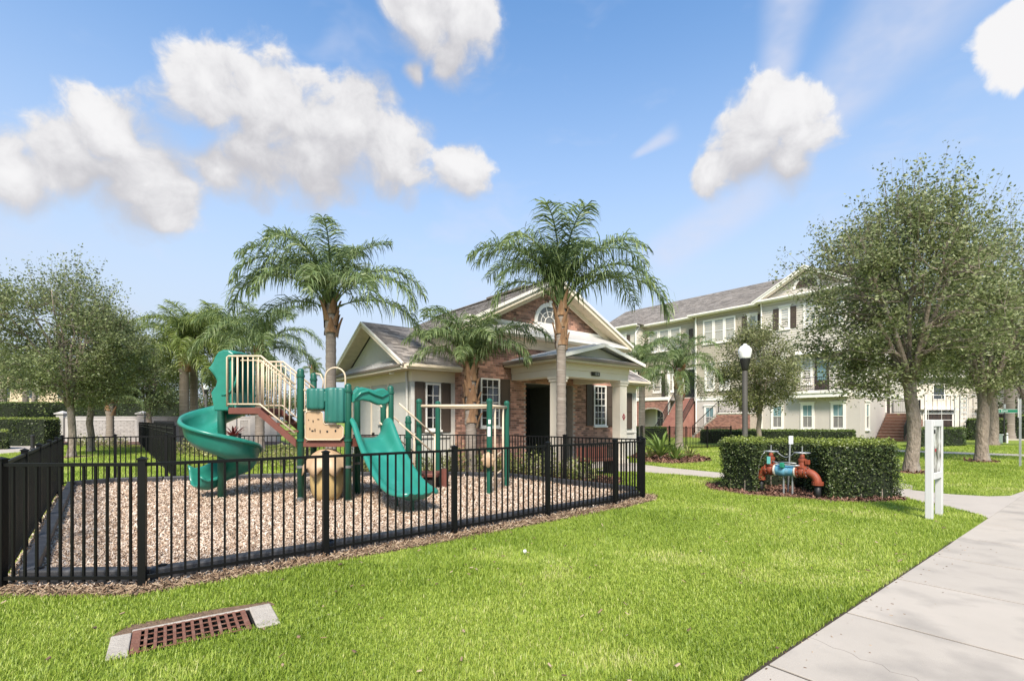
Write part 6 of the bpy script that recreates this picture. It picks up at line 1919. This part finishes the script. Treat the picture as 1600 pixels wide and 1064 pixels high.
b0, b1 = .32, BLn - .39
MB().tube([(b0, 0, zc), (b0 + .05, 0, zc), (b0 + .07, 0, zc), ((b0 + b1) / 2 - .01, 0, zc), ((b0 + b1) / 2, 0, zc), ((b0 + b1) / 2 + .02, 0, zc), (b1 - .05, 0, zc), (b1, 0, zc)], [.112, .112, .118, .118, .108, .104, .104, .1], 20).build("check_valve", m_blue, bf, smooth=True)
m_cream2 = mat("pale_gasket", (.66, .60, .52), .6)
pipex(b0 - .018, b0 + .012, .125, m_cream2, "ring"); pipex(b1 - .012, b1 + .016, .122, m_cream2, "ring")
xm1, xm2 = .21, BLn - .28
ch_ = [(xm1 + .13 + (xm2 - xm1 - .26) * k / 12, -.02, zc + .37 - .10 * math.sin(math.pi * k / 12)) for k in range(13)]
MB().tube(ch_, .007, 5).build("chain", m_galv, bf, smooth=True)
MB().tube([(xm1 - .1, -.05, zc + .36), (xm1 - .16, -.08, zc + .25), (xm1 - .2, -.10, zc + .08), (xm1 - .22, -.10, zc - .12), (xm1 - .25, -.08, .12)], .008, 6).build("conduit", m_galv, bf, smooth=True)
MB().tube([(xm1 + .06, -.06, zc + .17), (b0 + .06, -.09, zc + .15), (b0 + .12, -.10, zc + .13), (b1 + .02, -.10, zc + .12), (b1 + .1, -.05, zc + .12)], .016, 8).build("bypass_pipe", m_galv, bf, smooth=True)
MB().tube([(b0 + .1, -.11, zc + .17), (b1 + .05, -.11, zc + .165)], .012, 8).build("bypass_pipe", m_galv, bf, smooth=True)
MB().box((b0 + b1) / 2 - .06, (b0 + b1) / 2 + .02, -.16, -.08, zc + .06, zc + .16).build("test_cock", mat("green_cover", (.02, .25, .15), .5), bf, bevel=.015)
MB().box(xm1 - .02, xm1 + .05, -.125, -.118, zc + .12, zc + .27).build("tag", m_tagt, bf)
MB().box(xm2 + .07, xm2 + .15, -.06, .0, zc + .15, zc + .24).build("tamper_switch", m_redp, bf, bevel=.01)
for x in ((b0 + b1) / 2 - .05, (b0 + b1) / 2 + .12):
    MB().tube([(x, 0, -.02), (x, 0, zc - .1)], .018, 8).build("support_leg", m_galv, bf)
# small plate on a leaning post behind the pipework
sg = thing("marker_post", "thin grey post with a small blank white plate behind the pipework", "sign", (*at(1231, 10.25), 0))
MB().tube([(0, 0, -.05), (.05, 0, 1.1)], .017, 8).build("post", m_galv, sg)
MB().obox((.005, -.03, 1.10), (.115, .015, 1.10), .012, .17).build("plate", m_stick, sg)

# ------------------------------------------------------------------ framed sign on the lawn
m_vinyl = mat("white_vinyl", (.58, .57, .565), .4, c2=(.55, .54, .535), vs=3)
sA = Vector((*G(1452, 811), 0)); 
si = thing("sign_board", "white framed post sign with a poster, seen almost edge-on", "sign", tuple(sA), RZ)
sw_ = .60; sh = 1.51
for x in (0, sw_):
    MB().box(x - .045, x + .045, -.045, .045, -.1, sh).build("post", m_vinyl, si, bevel=.008)
MB().box(.053, sw_ - .053, -.05, .05, sh - .10, sh - .002).build("top_rail", m_vinyl, si, bevel=.006)
MB().box(.053, sw_ - .053, -.05, .05, .60, .70).build("bottom_rail", m_vinyl, si, bevel=.006)
def postermat():
    m = bpy.data.materials.new("poster_print"); m.use_nodes = True
    nt = m.node_tree; N, L = nt.nodes, nt.links; b = N["Principled BSDF"]; b.inputs["Roughness"].default_value = .35
    tc = N.new("ShaderNodeTexCoord"); mp = N.new("ShaderNodeMapping"); mp.inputs["Scale"].default_value = (5.2, 1, 2.0)
    nz = N.new("ShaderNodeTexNoise"); nz.inputs["Scale"].default_value = 2.3; nz.inputs["Detail"].default_value = 3
    L.new(tc.outputs["Object"], mp.inputs[0]); L.new(mp.outputs[0], nz.inputs[0])
    rp = N.new("ShaderNodeValToRGB"); e = rp.color_ramp.elements
    e[0].position, e[0].color = .40, (.02, .02, .02, 1); e[1].position, e[1].color = .62, (.60, .59, .57, 1)
    e2 = rp.color_ramp.elements.new(.48); e2.color = (.25, .23, .21, 1)
    L.new(nz.outputs[0], rp.inputs[0]); L.new(rp.outputs[0], b.inputs["Base Color"])
    return m
pp_ = MB().box(.053, sw_ - .053, -.035, -.012, .701, sh - .101).build("poster", postermat(), si)
MB().box(.16, .24, -.0365, -.0355, 1.02, 1.07).build("poster_mark", m_red, pp_)
MB().box(.10, .2, -.0365, -.0355, 1.30, 1.36).build("poster_mark", m_hole, pp_)

# ------------------------------------------------------------------ lamp posts
m_lampblk = mat("lamp_black", (.014, .014, .013), .5)
m_lamppost = mat("lamp_post_grey", (.075, .07, .06), .7, c2=(.055, .05, .045), vs=6, bump=.3, bs=50, stretch=(1, 1, .2))
def globemat():
    m = bpy.data.materials.new("lamp_globe"); m.use_nodes = True
    b = m.node_tree.nodes["Principled BSDF"]
    b.inputs["Base Color"].default_value = (.80, .80, .78, 1); b.inputs["Roughness"].default_value = .3
    b.inputs["Subsurface Weight"].default_value = .3; b.inputs["Subsurface Radius"].default_value = (.1, .1, .1)
    return m
m_globe = globemat()
def lamp(label, loc, z=3.95):
    t = thing("lamp_post", label, "lamp post", (*loc, 0))
    MB().lathe([(.16, -.02), (.16, .12), (.12, .35), (.085, .5), (.078, z - .88), (.07, z - .86)], 16).build("post", m_lamppost, t, smooth=True)
    MB().lathe([(.07, z - .87), (.10, z - .84), (.11, z - .74), (.15, z - .62), (.16, z - .50), (.165, z - .48)], 18).build("collar", m_lampblk, t, smooth=True)
    MB().lathe([(.155, z - .49), (.17, z - .44), (.205, z - .26), (.20, z - .20), (.14, z - .10), (.075, z - .055), (.05, z - .045), (.045, z - .01), (.01, z)], 20).build("globe", m_globe, t, smooth=True)
    return t
lamp("dark lamp post with a white acorn globe rising behind the hedge", at(1164, 15.8))
lamp("distant slim lamp post between the back palms", at(322, 42), 4.6)

# ------------------------------------------------------------------ stone wall
m_stone = mat("grey_stone_block", (.43, .40, .37), .9, c2=(.35, .325, .30), vs=2.5, bump=.6, bs=25, island=.10)
m_wallc = mat("precast_concrete", (.47, .44, .41), .9, c2=(.41, .385, .36), vs=2, bump=.3, bs=40)
sw0 = Vector((*at(98, 35.5), 0))
wt = thing("stone_wall", "pale grey precast wall with stone pattern panels and capped piers", "wall", tuple(sw0))
wx = [0, 5.75, 8.95, 12.3, 13.8, 15.2]
for i, x in enumerate(wx):
    p_ = MB().box(x - .26, x + .26, -.26, .26, 0, 1.95).build("pier", m_stone, wt, bevel=.02)
    MB().box(x - .34, x + .34, -.34, .34, 1.951, 2.04).add([(x-.3, -.3, 2.04), (x+.3, -.3, 2.04), (x+.3, .3, 2.04), (x-.3, .3, 2.04), (x, 0, 2.2)], [(0,1,4),(1,2,4),(2,3,4),(3,0,4)]).build("pier_cap", m_wallc, p_)
for i in range(len(wx) - 1):
    a, b = wx[i] + .262, wx[i + 1] - .262
    pn_ = MB().box(a, b, -.06, .06, 0, 1.72).build("panel", m_wallc, wt)
    MB().box(a, a + .22, -.11, -.061, 0, 1.72).box(b - .22, b, -.11, -.061, 0, 1.72).box(a + .22, b - .22, -.108, -.061, 1.5, 1.72).build("panel_border", m_wallc, pn_)
    if b - a > .9: bricks("stone_blocks", pn_, (a + .24, -.061, .1), X, Z, -Y_, b - a - .48, 1.38, None, .42, .12, .02, .02, m_stone)
MB().box(wx[0], wx[-1], -.14, .14, 1.721, 1.80).build("coping", m_wallc, wt)

# ------------------------------------------------------------------ far buildings
m_tanw = mat("tan_wall", (.60, .47, .33), .9, c2=(.56, .43, .30), vs=.6, bump=.15, bs=40)
tb = thing("tan_building", "plain tan building showing through the trees at far left", "building", (*at(-60, 62), 0))
MB().box(0, 14.6, 0, 10, 0, 7.4).build("wall", m_tanw, tb)
MB().box(-.3, 14.9, -.3, 10.3, 7.401, 7.75).build("parapet", m_cream, tb)
for k in range(4):
    wn = MB().box(1.2 + k * 3.6, 2.6 + k * 3.6, -.05, .02, 4.2, 5.9).build("window", m_cream, tb)
    MB().box(1.3 + k * 3.6, 2.5 + k * 3.6, -.07, -.051, 4.3, 5.8).build("pane", m_dkg, wn)
MB().box(9.1, 10.0, -.06, .0, 0, 2.2).build("door", m_dkbrown, tb)

m_crw = mat("cream_wall", (.66, .60, .51), .9, c2=(.62, .56, .47), vs=.8)
gb = thing("garage_building", "cream garage building with brown doors beyond the right oaks", "building", (*at(1428, 46), 0), R(-4))
MB().box(0, 9.6, 0, 9, 0, 5.6).build("wall", m_crw, gb)
MB().prism([(-.5, -.5, 5.6), (10.1, -.5, 5.6), (10.1, 4.5, 7.6), (-.5, 4.5, 7.6)], (0, 0, .12)).build("roof", m_shingA, gb)
MB().box(-.5, 10.1, -.55, -.4, 5.45, 5.65).build("fascia", m_trimA, gb)
for x in (.9, 5.6):
    d_ = MB().box(x, x + 2.4, -.06, .0, 0, 2.1).build("garage_door", m_dkbrown, gb)
    for k in range(1, 4): MB().box(x + .02, x + 2.38, -.075, -.061, .52 * k - .015, .52 * k + .015).build("panel_line", m_hole, d_)
    MB().box(x - .14, x - .001, -.08, 0, 0, 2.3).box(x + 2.401, x + 2.54, -.08, 0, 0, 2.3).box(x - .14, x + 2.54, -.082, 0, 2.101, 2.35).build("door_casing", m_trimA, gb)
    for k in range(4): MB().prism([(x + .35 + k * .6, -.05, 2.36), (x + .55 + k * .6, -.05, 2.36), (x + .55 + k * .6, -.4, 2.36), (x + .35 + k * .6, -.4, 2.36)], (0, 0, .1)).build("bracket", m_hole, gb)
    MB().box(x - .3, x + 2.7, -.45, .0, 2.47, 2.56).build("pent_board", m_trimA, gb)
bricks("brick_courses", gb, (-.0, 0, 0), X, Z, -Y_, .75, 1.6, None, material=m_brickA)
bricks("brick_courses", gb, (8.3, 0, 0), X, Z, -Y_, 1.3, 1.9, None, material=m_brickA)
for x in (1.6, 6.2):
    w_ = MB().box(x, x + 1.1, -.05, 0, 3.4, 4.9).build("window", m_trimA, gb); MB().box(x + .1, x + 1.0, -.065, -.051, 3.5, 4.8).build("pane", m_dkg, w_)

pg = thing("trellis", "white steel trellis frame with thin bars in front of the garage", "trellis", (*at(1446, 40), 0), R(-6))
m_whm = mat("white_steel", (.72, .70, .66), .5)
for x in (0, 2.2, 4.0): MB().box(x - .06, x + .06, -.06, .06, 0, 3.6).build("post", m_whm, pg)
for z in (1.55, 2.05, 2.6, 3.55): MB().box(-.2, 4.2, -.03, .03, z - .02, z + .02).build("crossbar", m_whm, pg)
for k in range(12): MB().box(.2 + k * .33, .225 + k * .33, -.012, .012, .9, 3.55).build("bar", m_iron if k % 3 else m_whm, pg)
for k in range(9): MB().box(2.55, 2.95, -.10, -.07, .3 + k * .36, .42 + k * .36).build("rung", m_whm, pg)
for x in (2.5, 2.95): MB().box(x, x + .05, -.11, -.06, 0, 3.6).build("ladder_rail", m_whm, pg)

# street furniture on the right
m_sgreen = mat("street_sign_green", (.0, .14, .07), .4)
ss = thing("street_sign", "green street name sign on a black post by the far road", "street sign", (*at(1569, 34), 0))
MB().lathe([(.09, -.05), (.09, .3), (.05, .35), (.05, 2.05), (.02, 2.1)], 12).build("post", m_lampblk, ss)
pl_s = MB().box(-.68, .92, -.02, .02, 2.02, 2.28).build("name_plate", m_sgreen, ss, bevel=.01)
MB().box(-.66, .90, -.024, -.021, 2.035, 2.05).box(-.66, .90, -.024, -.021, 2.25, 2.265).build("plate_border", m_stick, pl_s)
lt_ = MB(); xq = -.55
for w_, h_ in ((.05, .12), (.05, .12), (.04, .09), (0, 0), (.09, .12), (.06, .09), (.07, .09), (.06, .09), (.05, .12)):
    if w_: lt_.box(xq, xq + w_, -.026, -.0215, 2.10, 2.10 + h_)
    xq += w_ + .03 if w_ else .08
lt_.build("plate_lettering", mat("faded_white_lettering", (.35, .45, .40), .5), pl_s)
MB().box(-.05, .09, -.03, .03, 2.33, 2.62).build("backplate", m_galv, ss)
gp = thing("sign_post", "galvanised signpost at the right edge with its sign turned side on", "sign", (*G(1594, 729), 0), -R(45.7))
MB().box(-.03, .03, -.02, .02, -.05, 2.2).build("post", m_galv, gp, bevel=.005)
MB().box(-.05, -.035, -.3, .3, 1.6, 2.22).build("plate", m_stick, gp)
ub = thing("utility_box", "low pale green utility box at the foot of the dark oak", "utility box", (*at(1546, 32.5), 0))
MB().box(-.5, .5, -.4, .4, 0, .55).build("body", mat("utility_green", (.30, .36, .30), .6), ub, bevel=.03)
MB().box(-.53, .53, -.43, .43, .551, .62).build("lid", mat("utility_lid", (.45, .48, .44), .6), ub, bevel=.02)
wb = thing("bollard", "thin white marker bollard right of the street sign post", "bollard", (*at(1573.5, 33), 0))
MB().lathe([(.06, -.02), (.06, .62), (.045, .66), (.01, .67)], 10).build("tube", m_stick, wb)
MB().lathe([(.062, .5), (.062, .56)], 10).build("band", m_lampblk, wb)
lb = thing("bollard", "short black bollard on the walk at the left edge", "bollard", (*at(51, 25.5), 0))
MB().lathe([(.12, -.02), (.12, .06), (.085, .1), (.085, .62), (.075, .66)], 14).build("shaft", m_lampblk, lb)
MB().lathe([(.10, .66), (.105, .69), (.10, .76), (.02, .78)], 14).build("cap", m_lampblk, lb)
bn = thing("bench", "dark bench on the porch walk glimpsed through the fence pickets", "bench", (2.35, 13.6, 0), RZ)
MB().box(-.6, .6, -.2, .2, .40, .45).build("seat", m_maroon, bn)
MB().obox((-.6, .2, .62), (.6, .2, .62), .03, .3).build("backrest", m_maroon, bn)
for x in (-.5, .5):
    MB().box(x - .03, x + .03, -.18, .2, 0, .399).build("leg", m_iron, bn)
fl_ = thing("golf_ball", "small white ball lying in the middle of the lawn", "ball", (*G(820, 868), 0))
MB().lathe([(.002, 0.03), (.015, .035), (.021, .05), (.015, .066), (.002, .071)], 10).build("shell", m_stick, fl_)
